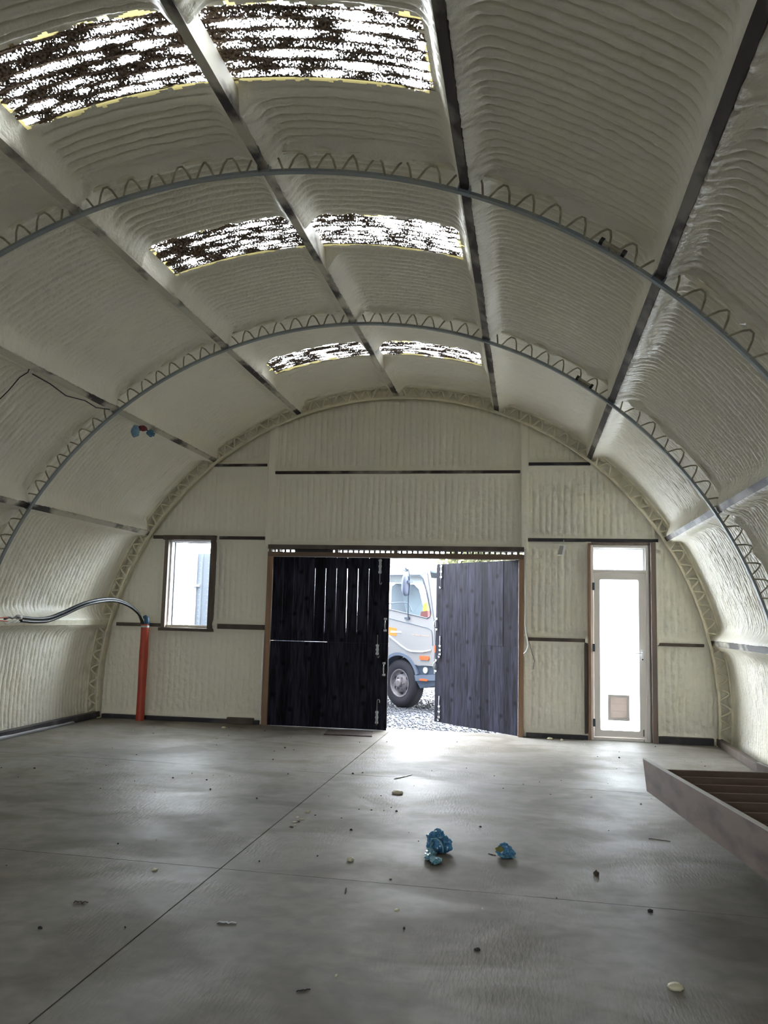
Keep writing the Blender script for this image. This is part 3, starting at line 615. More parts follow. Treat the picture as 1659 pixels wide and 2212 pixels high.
def leaf(width, gaps, seed):
    """boards side by side, built along +x from 0; returns upper and lower mesh builders"""
    rn = random.Random(seed); out = []
    for z0, z1, up_ in ((1.154, DH, True), (0.003, 1.150 if seed == 1 else 1.153, False)):
        mb = MB(); x = 0.0; i = 0; bw = 0.152 if seed == 1 else 0.143
        while x < width-0.02:
            xe = min(x+bw, width); gt, gb = gaps.get((i, up_), (0.0008, 0.0008))
            mb.hexa([(x+0.0008, 0, z0), (xe-gb, 0, z0), (xe-gb, 0.020, z0), (x+0.0008, 0.020, z0), (x+0.0008, 0, z1), (xe-gt, 0, z1), (xe-gt, 0.020, z1), (x+0.0008, 0.020, z1)])
            d = rn.uniform(0, 0.004)
            for q in range(8): mb.v[-8+q] = (mb.v[-8+q][0], mb.v[-8+q][1]+d, mb.v[-8+q][2])
            x = xe; i += 1
        out.append(mb)
    return out
def barrel_bolt(parent, x, z, length, hook_up, rod_dir):
    b = MB(); b.box(x-0.016, x+0.016, -0.006, 0, z, z+length, .001)
    for q in (0.1, 0.5, 0.9): b.box(x-0.022, x+0.022, -0.014, -0.002, z+length*q-0.012, z+length*q+0.012, .002)
    o = b.build('barrel_bolt', 'galv', parent)
    r = MB(); z0 = z-0.02 if rod_dir > 0 else z-0.13; z1 = z+length+0.13 if rod_dir > 0 else z+length
    r.cyl((x, -0.012, z0), (x, -0.012, z1), 0.006, 10)
    if hook_up: pts = [(x, -.012, z1), (x+.006, -.012, z1+.02), (x+.024, -.014, z1+.024), (x+.034, -.014, z1+.008), (x+.034, -.014, z1-.02)]
    else: pts = [(x, -.012, z0), (x+.003, -.012, z0-.012), (x+.018, -.014, z0-.016), (x+.026, -.014, z0-.002), (x+.026, -.014, z0+.012)]
    r.tube(pts, 0.006, 8); r.build('bolt_rod', 'galv', o, smooth=True)
def pull(parent, x, z):
    b = MB(); b.box(x-0.022, x+0.022, -0.005, 0, z, z+0.03, .001); b.box(x-0.022, x+0.022, -0.005, 0, z+0.155, z+0.185, .001)
    b.tube([(x, -.003, z+.03), (x, -.03, z+.045), (x, -.042, z+.07), (x, -.042, z+.115), (x, -.03, z+.14), (x, -.003, z+.155)], [.006, .008, .010, .010, .008, .006], 10)
    b.build('pull_handle', 'galv', parent, angle=50)

d1 = empty('door_1', (DX0, 11.63, 0)); struct(d1)
LW = -0.05-DX0
gaps = {(3, True): (0.0066, 0.001), (4, True): (0.0066, 0.0036), (5, True): (0.0058, 0.001), (6, True): (0.0073, 0.003), (7, True): (0.0062, 0.0025), (8, True): (0.0054, 0.001)}
u_, lo_ = leaf(LW, gaps, 1); u_.build('upper_leaf', 'black_boards', d1); lo_.build('lower_leaf', 'black_boards', d1)
# ledges behind the boards close every gap but the open ones
mb = MB(); mb.box(0.0, LW, 0.034, 0.06, DH-0.15, DH-0.004); mb.box(0.0, LW, 0.034, 0.06, 1.17, 1.29); mb.box(0.80, LW, 0.024, 0.06, 1.12, 1.175); mb.build('ledge', 'black', d1)
mb = MB(); mb.box(0.0, LW, 0.034, 0.06, 0.03, 0.18); mb.box(0.0, LW, 0.034, 0.06, 1.0, 1.115); mb.box(0, LW, 0.034, 0.05, 0.18, 1.0); mb.build('ledge', 'black', d1)
barrel_bolt(d1, LW-0.135, DH-0.215, 0.20, False, -1)
barrel_bolt(d1, LW-0.145, 1.00, 0.14, False, 1)
barrel_bolt(d1, LW-0.13, 0.085, 0.17, True, 1)
pull(d1, LW-0.045, 1.315); pull(d1, LW-0.05, 0.72)

a2 = math.radians(180-44.5)
d2 = empty('door_2', (DX1, 11.665, 0)); d2.rotation_euler = (0, 0, a2); struct(d2)
# built mirrored: local +x runs from hinge to free edge, inner face is +y
u_, lo_ = leaf(1.72, {}, 2)
for q in (u_, lo_): q.v = [(x, -y, z) for x, y, z in q.v]
u_.build('upper_leaf', 'black_boards', d2); lo_.build('lower_leaf', 'black_boards', d2)
mb = MB(); mb.box(0.0, 1.72, -0.06, -0.034, DH-0.15, DH-0.004); mb.box(0, 1.72, -0.06, -0.024, 1.135, 1.3); mb.build('ledge', 'black', d2)
mb = MB(); mb.box(0.0, 1.72, -0.06, -0.034, 0.03, 0.18); mb.box(0, 1.72, -0.06, -0.034, 0.98, 1.13); mb.build('ledge', 'black', d2)
hw = empty('hardware', (0, 0.0, 0)); hw.parent = d2; hw.scale = (1, -1, 1); hw.name = 'inner_hardware'
barrel_bolt(hw, 1.60, DH-0.215, 0.20, False, -1); barrel_bolt(hw, 1.60, 0.97, 0.15, False, 1); barrel_bolt(hw, 1.60, 0.06, 0.19, False, 1)
pull(hw, 1.70, 1.33); pull(hw, 1.70, 0.72)

# ------------------------------------------------------------------ glass door with transom
dg = empty('door_3', (0, 0, 0)); struct(dg)
GY = 11.70
mb = MB(); mb.box(2.598, 2.6325, 11.62, 11.80, 0, 2.55, .003); mb.build('jamb', 'timber', dg)
mb = MB(); mb.box(3.395, 3.46, 11.60, 11.80, 0, 2.565, .003); mb.build('jamb', 'timber_grey', dg)
mb = MB(); mb.box(2.60, 3.395, 11.66, 11.80, 2.53, 2.565, .003); mb.build('lintel', 'timber_grey', dg)
mb = MB()
for a, b, c, d in ((2.632, 2.668, 0.0, 2.528), (3.335, 3.376, 0.0, 2.528), (2.668, 3.335, 2.49, 2.528), (2.668, 3.335, 2.165, 2.20), (2.668, 3.335, 0.0, 0.035)): mb.box(a, b, GY-0.03, GY+0.08, c, d, .004)
for a, b, c, d in ((2.66, 2.70, 0.02, 2.17), (3.305, 3.345, 0.02, 2.17), (2.69, 3.315, 2.13, 2.175), (2.69, 3.315, 0.02, 0.07)): mb.box(a, b, GY+0.045, GY+0.075, c, d)
mb.build('outer_frame', 'alu', dg)
mb = MB(); mb.box(3.375, 3.396, GY, GY+0.07, 0, 2.532); mb.build('frame_packing', 'alu_dark', dg)
mb = MB()
for a, b, c, d in ((2.668, 2.685, 2.20, 2.49), (3.305, 3.335, 2.20, 2.49), (2.685, 3.305, 2.47, 2.49), (2.685, 3.305, 2.20, 2.212)): mb.box(a, b, GY+0.0, GY+0.06, c, d, .003)
mb.build('transom_bead', 'white_frame', dg)
def frosted(name, a, b, c, d, y, parent):
    mb = MB(); mb.cur = 0; mb.add([(a, y, c), (b, y, c), (b, y, d), (a, y, d)], [(0, 1, 2, 3)])
    mb.cur = 1; v = [(a, y, c), (b, y, c), (b, y, d), (a, y, d), (a, y+.006, c), (b, y+.006, c), (b, y+.006, d), (a, y+.006, d)]
    mb.add(v, [(4, 5, 6, 7), (0, 1, 5, 4), (1, 2, 6, 5), (2, 3, 7, 6), (3, 0, 4, 7)])
    return mb.build(name, ['glass_frosted', 'glass_clear'], parent)
frosted('transom_pane', 2.68, 3.31, 2.205, 2.48, GY+0.03, dg)
lf = MB(); LX0, LX1, LZ0, LZ1 = 2.676, 3.328, 0.045, 2.158; GX0, GX1, GZ0, GZ1 = 2.752, 3.245, 0.13, 2.075
def rrect(x0, x1, z0, z1, r, n=5):
    p = []
    for cx, cz, a0 in ((x1-r, z1-r, 0), (x0+r, z1-r, 90), (x0+r, z0+r, 180), (x1-r, z0+r, 270)):
        for k in range(n+1): a = math.radians(a0+90*k/n); p.append((cx+r*math.cos(a), cz+r*math.sin(a)))
    return p
def frame_face(mb, o4, i4, y0, y1):
    n = len(o4); vs = [(u, y, v) for y in (y0, y1) for pp in (o4, i4) for u, v in pp]; fs = []
    for k in range(n):
        j = (k+1) % n
        fs += [(k, j, n+j, n+k), (2*n+k, 3*n+k, 3*n+j, 2*n+j), (k, 2*n+k, 2*n+j, j), (n+k, n+j, 3*n+j, 3*n+k)]
    mb.add(vs, fs)
frame_face(lf, rrect(LX0, LX1, LZ0, LZ1, 0.002), rrect(GX0, GX1, GZ0, GZ1, 0.022), GY-0.02, GY+0.035)
lfo = lf.build('door_leaf', 'alu', dg)
frosted('pane', GX0-.01, GX1+.01, GZ0-.01, GZ1+.01, GY+0.01, dg)
for z in (1.93, 1.13, 0.17):
    mb = MB(); mb.box(2.655, 2.685, GY-0.045, GY-0.018, z, z+0.10, .003); mb.build('hinge', 'hinge', dg)
mb = MB(); mb.box(3.272, 3.300, GY-0.03, GY-0.02, 1.02, 1.17, .003); mb.tube([(3.288, GY-.02, 1.125), (3.288, GY-.06, 1.125), (3.26, GY-.07, 1.125), (3.17, GY-.07, 1.124)], 0.008, 10); mb.build('lever_handle', 'white_frame', dg, angle=50)
mb = MB(); mb.cyl((3.286, GY-.019, 1.045), (3.286, GY-.034, 1.045), 0.010, 14); mb.build('lock_cylinder', 'black', dg)
mb = MB(); mb.box(3.285, 3.297, GY-.035, GY-.02, 0.07, 0.155); mb.box(3.288, 3.294, GY-.035, GY-.03, 0.0, 0.03); mb.build('foot_bolt', 'hinge', dg)
cf = MB(); frame_face(cf, rrect(2.845, 3.118, 0.255, 0.583, 0.008), rrect(2.875, 3.088, 0.290, 0.553, 0.012), GY-0.025, GY-0.004); cfo = cf.build('cat_flap', 'plastic_grey', dg)
mb = MB(); mb.box(2.875, 3.088, GY-0.018, GY-0.010, 0.290, 0.553)
for z in (0.375, 0.465): mb.box(2.88, 3.083, GY-0.021, GY-0.018, z, z+0.003)
mb.build('flap', 'flap_clear', cfo)
mb = MB(); mb.cyl((2.868, GY-.026, 0.563), (2.868, GY-.028, 0.563), 0.005, 10); mb.build('screw', 'debris_white', cfo)

# ------------------------------------------------------------------ things on the end wall
lt = empty('wall_light', (2.255, 11.62, 2.52)); tag(lt, 'small white rectangular lamp hanging tilted from the black rail over the glass door', 'lamp')
mb = MB(); mb.obox((0, -0.03, -0.075), (0.042, 0.008, 0), (-0.006, 0.026, -0.004), (0.014, 0.004, 0.066)); mb.build('housing', 'white_frame', lt)
mb = MB(); mb.obox((-0.012, -0.061, -0.075), (0.026, 0.005, 0), (-0.001, 0.003, 0), (0.012, 0.003, 0.058)); mb.build('lens', 'lens_grey', lt)
mb = MB(); mb.tube([(0.022, -.02, -0.01), (0.028, -.02, 0.02), (0.03, 0.0, 0.06), (0.032, .04, 0.07)], 0.005, 8); mb.build('lead', 'cable_white', lt, smooth=True)
mb = MB(); mb.tube([(1.786, 11.60, 2.40), (1.784, 11.59, 2.0), (1.788, 11.59, 1.6), (1.784, 11.58, 1.45), (1.806, 11.57, 1.30), (1.825, 11.56, 1.18), (1.80, 11.56, 1.11), (1.765, 11.56, 1.075)], 0.0085, 8)
tag(mb.build('white_cable', 'cable_white', smooth=True), 'white cable hanging down the right door post, curled at its end', 'cable')
mb = MB(); mb.tube([(1.80, 11.60, 1.38), (1.83, 11.57, 1.25), (1.87, 11.56, 1.10), (1.905, 11.56, 0.99), (1.895, 11.56, 0.93), (1.885, 11.565, 0.88)], 0.003, 6)
tag(mb.build('thin_wire', 'cable_black', smooth=True), 'thin dark wire drooping beside the curled white cable', 'wire')
mb = MB(); mb.box(-1.815, -1.79, 11.60, 11.63, 0.13, 1.25, .003)
o = mb.build('conduit', 'alu'); tag(o, 'grey strip conduit up the left post of the big door', 'conduit')
mb = MB(); mb.box(-1.835, -1.800, 11.585, 11.60, 0.54, 0.60, .003); mb.build('clip', 'debris_white', o)

# ------------------------------------------------------------------ red pipe, hose
rpz = empty('red_pipe', (-3.51, 11.52, 0)); tag(rpz, 'tall red plastic pipe standing on the floor in the left corner', 'pipe')
mb = MB(); mb.ring([(0.0, 0), (0.058, 0), (0.057, 0.5), (0.062, 0.9), (0.057, 1.05), (0.056, 1.33), (0.050, 1.33), (0.0, 1.32)], (0, 0, 0), (0, 0, 1), 32); mb.build('tube', 'red_pipe', rpz, angle=40)
mb = MB(); mb.ring([(0.057, 1.285), (0.061, 1.285), (0.061, 1.31), (0.057, 1.31)], (0, 0, 0), (0, 0, 1), 28)
for a in (-2.0, -1.3, -.9): mb.box(0.06*math.cos(a)-.010, 0.06*math.cos(a)+.010, 0.06*math.sin(a)-.008, 0.06*math.sin(a)+.004, 1.285, 1.31)
mb.build('clamp_band', 'galv', rpz)
mb = MB(); mb.tube([(0.02, 0, 1.31), (0.022, 0, 1.37), (0.018, 0, 1.41), (-0.005, -.005, 1.43), (-0.03, -.01, 1.42)], [.038, .038, .036, .030, .022], 16); mb.build('elbow', 'blue_cap', rpz, smooth=True)
def catmull(P, n=10):
    P = [Vector(p) for p in P]; Q = [2*P[0]-P[1]]+P+[2*P[-1]-P[-2]]; out = []
    for i in range(1, len(Q)-2):
        for k in range(n):
            t = k/n; a, b, c, d = Q[i-1:i+3]
            out.append(0.5*((2*b)+(c-a)*t+(2*a-5*b+4*c-d)*t*t+(3*b-a-3*c+d)*t**3))
    out.append(P[-1]); return out
HP = [(-3.975, 9.17, 1.39), (-3.975, 9.46, 1.375), (-3.965, 9.75, 1.385), (-3.94, 10.04, 1.455), (-3.865, 10.5, 1.597), (-3.79, 11.0, 1.655), (-3.70, 11.30, 1.60), (-3.61, 11.45, 1.49), (-3.565, 11.50, 1.38), (-3.56, 11.51, 1.335)]
path = catmull(HP, 10)
hs = empty('black_hose', (-3.975, 9.17, 1.36)); tag(hs, 'pair of black hoses arching from the left wall into the top of the red pipe', 'hose')
for dx, dz, r_ in ((0.0, 0.018, 0.020), (0.012, -0.022, 0.018)):
    mb = MB(); pts = []
    for i, p in enumerate(path):
        k = 1-0.75*(i/(len(path)-1))**1.5; pts.append(p+Vector((dx, 0, dz*k))-Vector((-3.975, 9.17, 1.36)))
    mb.tube(pts, r_, 12); mb.build('hose_run', 'hose', hs, smooth=True)
mb = MB(); mb.tube([(0.0, -.04, .05), (0.0, 0.02, .05)], 0.030, 12); mb.build('coupling', 'alu', hs, smooth=True)
for nm, m, dz, cat_, lb in (('black_lead', 'cable_black', 0.05, 'cable', 'black cable tail running on from the hose end along the left wall'), ('orange_cable', 'cable_orange', 0.015, 'cable', 'lower orange cable lying along the left wall past the hose end'), ('orange_cable', 'cable_orange', 0.045, 'cable', 'upper orange cable lying along the left wall at the picture edge'), ('white_lead', 'cable_white', 0.0, 'cable', 'pale cable looped under the black hose end')):
    mb = MB(); b0 = Vector((-3.955, 9.15, 1.36+dz)); e = 8.2 if 'orange' in nm else 8.85
    pts = [b0+Vector((0.0, -(9.15-e)*k/8, 0.008*math.sin(k*1.7+dz*90)-0.002*k)) for k in range(9)]
    if m == 'cable_orange': pts = [p for p in pts if p.y < 9.0]
    mb.tube(pts, 0.007 if m != 'cable_black' else 0.011, 8); tag(mb.build(nm, m, smooth=True), lb, cat_)
mb = MB(); mb.tube([(-2.64, 6.97, 3.63), (-2.64, 7.26, 3.62), (-2.66, 7.59, 3.59), (-2.63, 7.9, 3.62), (-2.64, 8.15, 3.61), (-2.62, 8.40, 3.65)], 0.006, 6); tag(mb.build('black_cable', 'cable_black', smooth=True), 'black cable clipped along the left haunch purlin', 'cable')
mb = MB(); mb.tube([(-2.60, 6.85, 3.64), (-2.61, 6.85, 3.61), (-2.70, 6.87, 3.57), (-2.82, 6.90, 3.46), (-2.93, 6.92, 3.37), (-3.02, 6.92, 3.26)], 0.005, 6); tag(mb.build('drooping_wire', 'cable_black', smooth=True), 'thin black wire drooping from the left roof at the picture edge', 'wire')

# ------------------------------------------------------------------ crumpled things
def crumple(name, m, c, rad, seed, parent=None, sub=4, sharp=0.35, squash=1.0):
    bm = bmesh.new(); bmesh.ops.create_icosphere(bm, subdivisions=sub, radius=1)
    for v in bm.verts:
        p = v.co.copy(); n1 = mnoise.noise(p*1.7+Vector((seed*3.1, 0, 0))); n2 = abs(mnoise.noise(p*3.6+Vector((0, seed, 0)))); n3 = abs(mnoise.noise(p*8+Vector((0, 0, seed))))
        k = 1+0.38*n1-sharp*n2*1.3+0.07*n3; v.co = Vector((p.x*rad[0], p.y*rad[1], p.z*rad[2]*squash))*k
    zmin = min(v.co.z for v in bm.verts)
    me = bpy.data.meshes.new(name)
    for v in bm.verts: v.co += Vector(c)
    bm.to_mesh(me); bm.free(); o = link(name, me, m, parent, smooth=False)
    return o
bag = empty('crumpled_plastic_bag', (1.23, 5.80, 0)); tag(bag, 'larger crumpled blue plastic bag with a torn tail, on the floor', 'plastic bag')
crumple('bag_body', 'bag_blue', (-0.01, 0.03, 0.062), (0.075, 0.065, 0.075), 1, bag)
crumple('bag_fold', 'bag_blue', (0.062, 0.02, 0.048), (0.042, 0.045, 0.055), 5, bag, 3, 0.6)
crumple('bag_tail', 'bag_pale', (-0.030, -0.14, 0.028), (0.040, 0.10, 0.028), 3, bag, 3, 0.6)
crumple('bag_tip', 'bag_pale', (0.015, -0.25, 0.022), (0.045, 0.055, 0.022), 8, bag, 3, 0.7)
mb = MB(); mb.tube([(-.035, -.055, .05), (-.03, -.06, .10), (.0, -.05, .105), (.03, -.055, .085), (.045, -.06, .05), (.048, -.065, .02)], 0.006, 6); mb.tube([(-.02, -.06, .08), (-.035, -.085, .05), (-.02, -.10, .045)], 0.006, 6); mb.build('twisted_edge', 'bag_pale', bag, smooth=True)
g2 = empty('crumpled_glove', (1.66, 5.81, 0)); tag(g2, 'small crumpled blue plastic scrap with a yellow-green leaf, right of the larger bag', 'plastic scrap')
crumple('scrap_body', 'bag_blue', (0.012, 0.0, 0.040), (0.060, 0.040, 0.044), 12, g2)
crumple('pale_fold', 'bag_pale', (0.02, -0.012, 0.014), (0.055, 0.04, 0.015), 14, g2, 3, 0.5)
mb = MB(); mb.add([(-.055, -.03, .06), (-.02, -.042, .075), (.005, -.045, .055), (-.015, -.048, .04), (-.045, -.04, .045), (-.05, -.028, .062), (-.02, -.038, .079), (.005, -.041, .058), (-.015, -.044, .043), (-.045, -.036, .048)], [(0, 1, 2, 3, 4), (9, 8, 7, 6, 5), (0, 5, 6, 1), (1, 6, 7, 2), (2, 7, 8, 3), (3, 8, 9, 4), (4, 9, 5, 0)]); mb.build('leaf_scrap', 'leafy', g2)
rg = empty('hanging_rag', (-2.55, 9.05, 3.60)); tag(rg, 'blue and dark red rag stuffed on the left haunch purlin', 'rag')
crumple('blue_end', 'rag_pale', (-0.02, -0.12, -0.075), (0.045, 0.06, 0.075), 21, rg, 3)
crumple('red_middle', 'rag_red', (0.0, 0.02, -0.01), (0.045, 0.08, 0.035), 22, rg, 3)
crumple('blue_side', 'rag_blue', (0.03, 0.17, -0.03), (0.04, 0.08, 0.04), 23, rg, 3)

# ------------------------------------------------------------------ door mat
mt = empty('door_mat', (-0.46, 11.19, 0)); tag(mt, 'dark brown doormat lying in front of the closed black door', 'doormat')
mb = MB(); mb.hexa([(-.285, -.25, 0), (.335, -.22, 0), (.27, .23, 0), (-.33, .20, 0), (-.285, -.25, .014), (.335, -.22, .014), (.27, .23, .014), (-.33, .20, .014)]); mb.build('pile', 'mat_rubber', mt)

# ------------------------------------------------------------------ staircase lying on its back
# near stringer line: tip (2.69, 7.07) to the camera side; far stringer parallel
st = empty('wooden_staircase', (2.69, 7.05, 0)); tag(st, 'wooden staircase with brown treads lying on its back at the lower right', 'staircase')
dv = Vector((2.97-2.69, 4.85-7.05, 0.02)).normalized(); DN = dv; SD = Vector((DN.y, -DN.x, 0))*-1   # SD points to +x
if SD.x < 0: SD = -SD
SD.normalize(); L_ = 3.4; ZT, ZB = 0.475, 0.255
def P3(s, w_, z): return DN*s+SD*w_+Vector((0, 0, z))
for k, w_ in enumerate((0.0, 0.86)):
    mb = MB(); pl = [(0.0, ZT), (L_, ZT+0.01), (L_, ZB-0.02), (0.10 if k == 0 else 0.1, ZB)]
    mb.prism(pl, lambda u, v, d: P3(u, d, v), w_, w_+0.032); o = mb.build('stringer', 'stair', st)
    mb = MB(); mb.prism([(0.0, ZT), (L_, ZT+0.01), (L_, ZT+0.014), (0.0, ZT+0.004)], lambda u, v, d: P3(u, d, v), w_-0.001, w_+0.034); e = mb.build('worn_edge', 'stair_edge', o)
for k in range(11):
    s0 = 0.42+0.285*k; mb = MB()
    c = P3(s0+0.055, 0.446, ZT-0.115); ax = SD*0.413; dirn = (DN*-0.42+Vector((0, 0, 0.90))).normalized(); nrm = dirn.cross(SD.normalized())
    mb.obox(c, ax, nrm*0.014, dirn*0.112); mb.build('tread', 'tread', st)
    mb = MB(); mb.obox(c+dirn*0.1125, ax, nrm*0.015, dirn*0.002); mb.build('tread_edge', 'tread_nose', st)
mb = MB(); mb.box(2.95-2.69, 3.95-2.69, 3.95-7.05, 4.06-7.05, 0.0, 0.235); o = mb.build('timber_bearer', 'timber_dark'); o.location = (2.69, 7.05, 0); tag(o, 'rough timber bearer under the near end of the staircase', 'timber block')

# ------------------------------------------------------------------ litter on the floor
def chip(seed, sx, sy, sz, m, name, loc, rz=0.0, label=None, cat='debris', group=None, sub=1):
    bm = bmesh.new(); bmesh.ops.create_icosphere(bm, subdivisions=sub, radius=1); rn = random.Random(seed)
    for v in bm.verts:
        k = rn.uniform(.7, 1.15) if sub < 3 else 1+0.2*mnoise.noise(v.co*2.0+Vector((seed, 0, 0)))
        v.co = Vector((v.co.x*sx*k, v.co.y*sy*k, max(v.co.z*sz*k, -sz*0.55)+sz*0.55))
    me = bpy.data.meshes.new(name); bm.to_mesh(me); bm.free(); o = link(name, me, m, smooth=sub > 2)
    o.location = (loc[0], loc[1], 0.0); o.rotation_euler = (0, 0, rz); return tag(o, label, cat, group)
def strip(name, m, a, b, w_, h, label, cat='debris'):
    a = Vector((*a, 0)); b = Vector((*b, 0)); d = (b-a); n = 8; pl = Vector((-d.y, d.x, 0)).normalized(); mb = MB(); vs = []; fs = []
    for k in range(n+1):
        p = a+d*k/n; ww = w_*(0.5+0.5*math.sin(PI*(k+.7)/(n+1.4))); z = h*abs(math.sin(k*1.9)); q0 = (p-pl*ww)[:2]; q1 = (p+pl*ww)[:2]; vs += [(*q0, z), (*q1, z*0.6), (*q1, z*0.6+0.004), (*q0, z+0.004)]
    for k in range(n):
        for j in range(4): fs.append((k*4+j, k*4+(j+1) % 4, k*4+4+(j+1) % 4, k*4+4+j))
    fs += [(3, 2, 1, 0), tuple(n*4+j for j in range(4))]; mb.add(vs, fs); return tag(mb.build(name, m, smooth=True), label, cat)
strip('plastic_strip', 'debris_white', (0.578, 8.24), (0.705, 8.50), 0.012, 0.006, 'thin white plastic strip on the floor in front of the door gap')
strip('clear_film_scrap', 'clear_strip', (0.300, 4.262), (0.395, 4.272), 0.011, 0.008, 'clear crinkled film scrap on the near left floor')
strip('wood_stick', 'debris_brown', (-0.52, 4.365), (-0.445, 4.372), 0.012, 0.012, 'flat brown stick on the near left floor')
strip('twig', 'debris_dark', (0.808, 4.94), (0.822, 4.84), 0.004, 0.004, 'short dark twig below the larger blue bag')
strip('twig', 'debris_dark', (0.885, 3.59), (0.935, 3.62), 0.004, 0.004, 'short twig at the bottom of the floor, left of centre')
strip('twig', 'debris_brown', (2.66, 6.55), (2.80, 6.50), 0.004, 0.003, 'long thin twig beside the shadow of the staircase')
strip('twig', 'debris_brown', (1.56, 5.86), (1.61, 5.83), 0.003, 0.003, 'tiny twig just left of the small blue scrap')
chip(31, .035, .028, .016, 'foam_crumb', 'foam_lump', (2.422, 3.963), .3, 'pale oval foam pebble at the lower right of the floor', 'foam lump', sub=3)
chip(32, .050, .045, .020, 'foam_crumb', 'foam_lump', (0.705, 7.583), .1, 'cream foam lump in front of the door gap, below the white strip', 'foam lump', sub=3)
chip(33, .018, .014, .020, 'debris_brown', 'bark_chip', (2.221, 5.548), .1, 'upright brown chip right of the small blue scrap', 'chip', sub=2)
chip(34, .022, .016, .018, 'foam_crumb', 'foam_lump', (0.722, 5.478), .5, 'grey-cream foam crumb left of the larger blue bag', 'foam lump', sub=2)
chip(35, .018, .012, .010, 'debris_dark', 'bark_chip', (2.453, 4.942), .5, 'black chip near the right floor joint', 'chip', sub=2)
chip(36, .016, .012, .005, 'foam_crumb', 'foam_lump', (1.137, 4.653), .5, 'flat pale crumb just below the cross joint at centre', 'foam lump', sub=2)
chip(37, .030, .02, .015, 'foam_crumb', 'foam_lump', (-2.148, 11.131), .5, 'white crumb by the left end of the end wall', 'foam lump', sub=2)
chip(38, .045, .025, .02, 'foam_crumb', 'foam_lump', (2.10, 11.50), .5, 'larger white crumb against the plate left of the glass door', 'foam lump', sub=2)
chip(39, .022, .018, .015, 'foam_crumb', 'foam_lump', (2.25, 11.46), .5, 'smaller white crumb against the plate left of the glass door', 'foam lump', sub=2)
chip(40, .016, .012, .008, 'debris_dark', 'bark_chip', (1.881-.3, 4.20), .5, 'round black chip on the near floor, lower centre', 'chip', sub=2)
chip(41, .018, .012, .009, 'foam_crumb', 'foam_lump', (-0.357, 5.0), .5, 'small white crumb on the floor at the left, below the cross joint', 'foam lump', sub=2)
for k in range(9):
    chip(60+k, rnd.uniform(.012, .028), rnd.uniform(.006, .012), .006, 'foam_crumb' if k % 3 else 'debris_brown', 'swept_crumb', (0.16+rnd.uniform(-.07, .10), 6.2+k*0.065+rnd.uniform(-.03, .03)), rnd.uniform(0, 3), 'small crumb in the swept patch beside the long floor joint', 'crumb', 'swept crumbs beside the long joint')
protos = [chip(80+k, s, s*0.6, 0.004+0.002*k, m, 'floor_speck', (0.5+k*.1, 6.9), 0.3*k, 'tiny speck of dirt scattered on the concrete floor', 'speck', 'specks scattered over the floor') for k, (s, m) in enumerate(((.006, 'debris_dark'), (.010, 'debris_brown'), (.007, 'foam_crumb'), (.013, 'debris_dark')))]
for k in range(120):
    o = protos[k % 4].copy(); COL.objects.link(o)
    while True:
        x, y = rnd.uniform(-3.2, 3.8), 3.3+8.0*rnd.random()**0.8
        if 2.5 < x and 3.9 < y < 7.3: continue
        if abs(x-1.4) < .4 and abs(y-5.7) < .35: continue
        if -0.9 < x < 0 and y > 10.9: continue
        if abs(x) > 0.46*y-0.2+2 : continue
        break
    o.location = (x, y, 0); o.rotation_euler = (0, 0, rnd.uniform(0, 3)); s = rnd.uniform(.6, 1.3); o.scale = (s, s, s)

# ------------------------------------------------------------------ outdoors: ground, gravel
mb = MB(); mb.box(-60, 60, 11.87, 110, -0.4, -0.105); struct(mb.build('ground', 'gravel'))
mb = MB(); mb.box(-60, 60, -60, 11.87, -0.4, -0.205); struct(mb.build('ground', 'gravel'))
def gravel_stones():
    bm = bmesh.new(); bmesh.ops.create_icosphere(bm, subdivisions=1, radius=1); V0 = np.array([v.co[:] for v in bm.verts]); F0 = np.array([[v.index for v in f.verts] for f in bm.faces]); bm.free()
    N = 9000; x = RNG.uniform(-2.2, 2.4, N); y = 11.9+7.5*RNG.random(N)**1.3; x = np.where(y > 14, RNG.uniform(-3.2, 1.6, N), x)
    s = RNG.uniform(.008, .024, N); sc = np.stack([s*RNG.uniform(.8, 1.5, N), s*RNG.uniform(.7, 1.2, N), s*RNG.uniform(.5, .9, N)], -1); a = RNG.uniform(0, 6.28, N)
    V = V0[None]*sc[:, None]*RNG.uniform(.8, 1.15, (N, len(V0), 1)); X = V[..., 0]*np.cos(a)[:, None]-V[..., 1]*np.sin(a)[:, None]; Y_ = V[..., 0]*np.sin(a)[:, None]+V[..., 1]*np.cos(a)[:, None]
    W = np.stack([X+x[:, None], Y_+y[:, None], V[..., 2]+(-0.105+s*0.3)[:, None]], -1).reshape(-1, 3)
    Fa = (F0[None]+(np.arange(N)*len(V0))[:, None, None]).reshape(-1, 3)
    me = bpy.data.meshes.new('loose_gravel'); me.vertices.add(len(W)); me.vertices.foreach_set('co', W.astype(np.float32).ravel()); me.loops.add(Fa.size); me.loops.foreach_set('vertex_index', Fa.ravel().astype(np.int32))
    me.polygons.add(len(Fa)); me.polygons.foreach_set('loop_start', np.arange(0, Fa.size, 3, dtype=np.int32)); me.update(calc_edges=True)
    tag(link('loose_gravel', me, 'stone'), 'loose grey gravel on the yard outside the open door', 'gravel', kind='stuff')
gravel_stones()

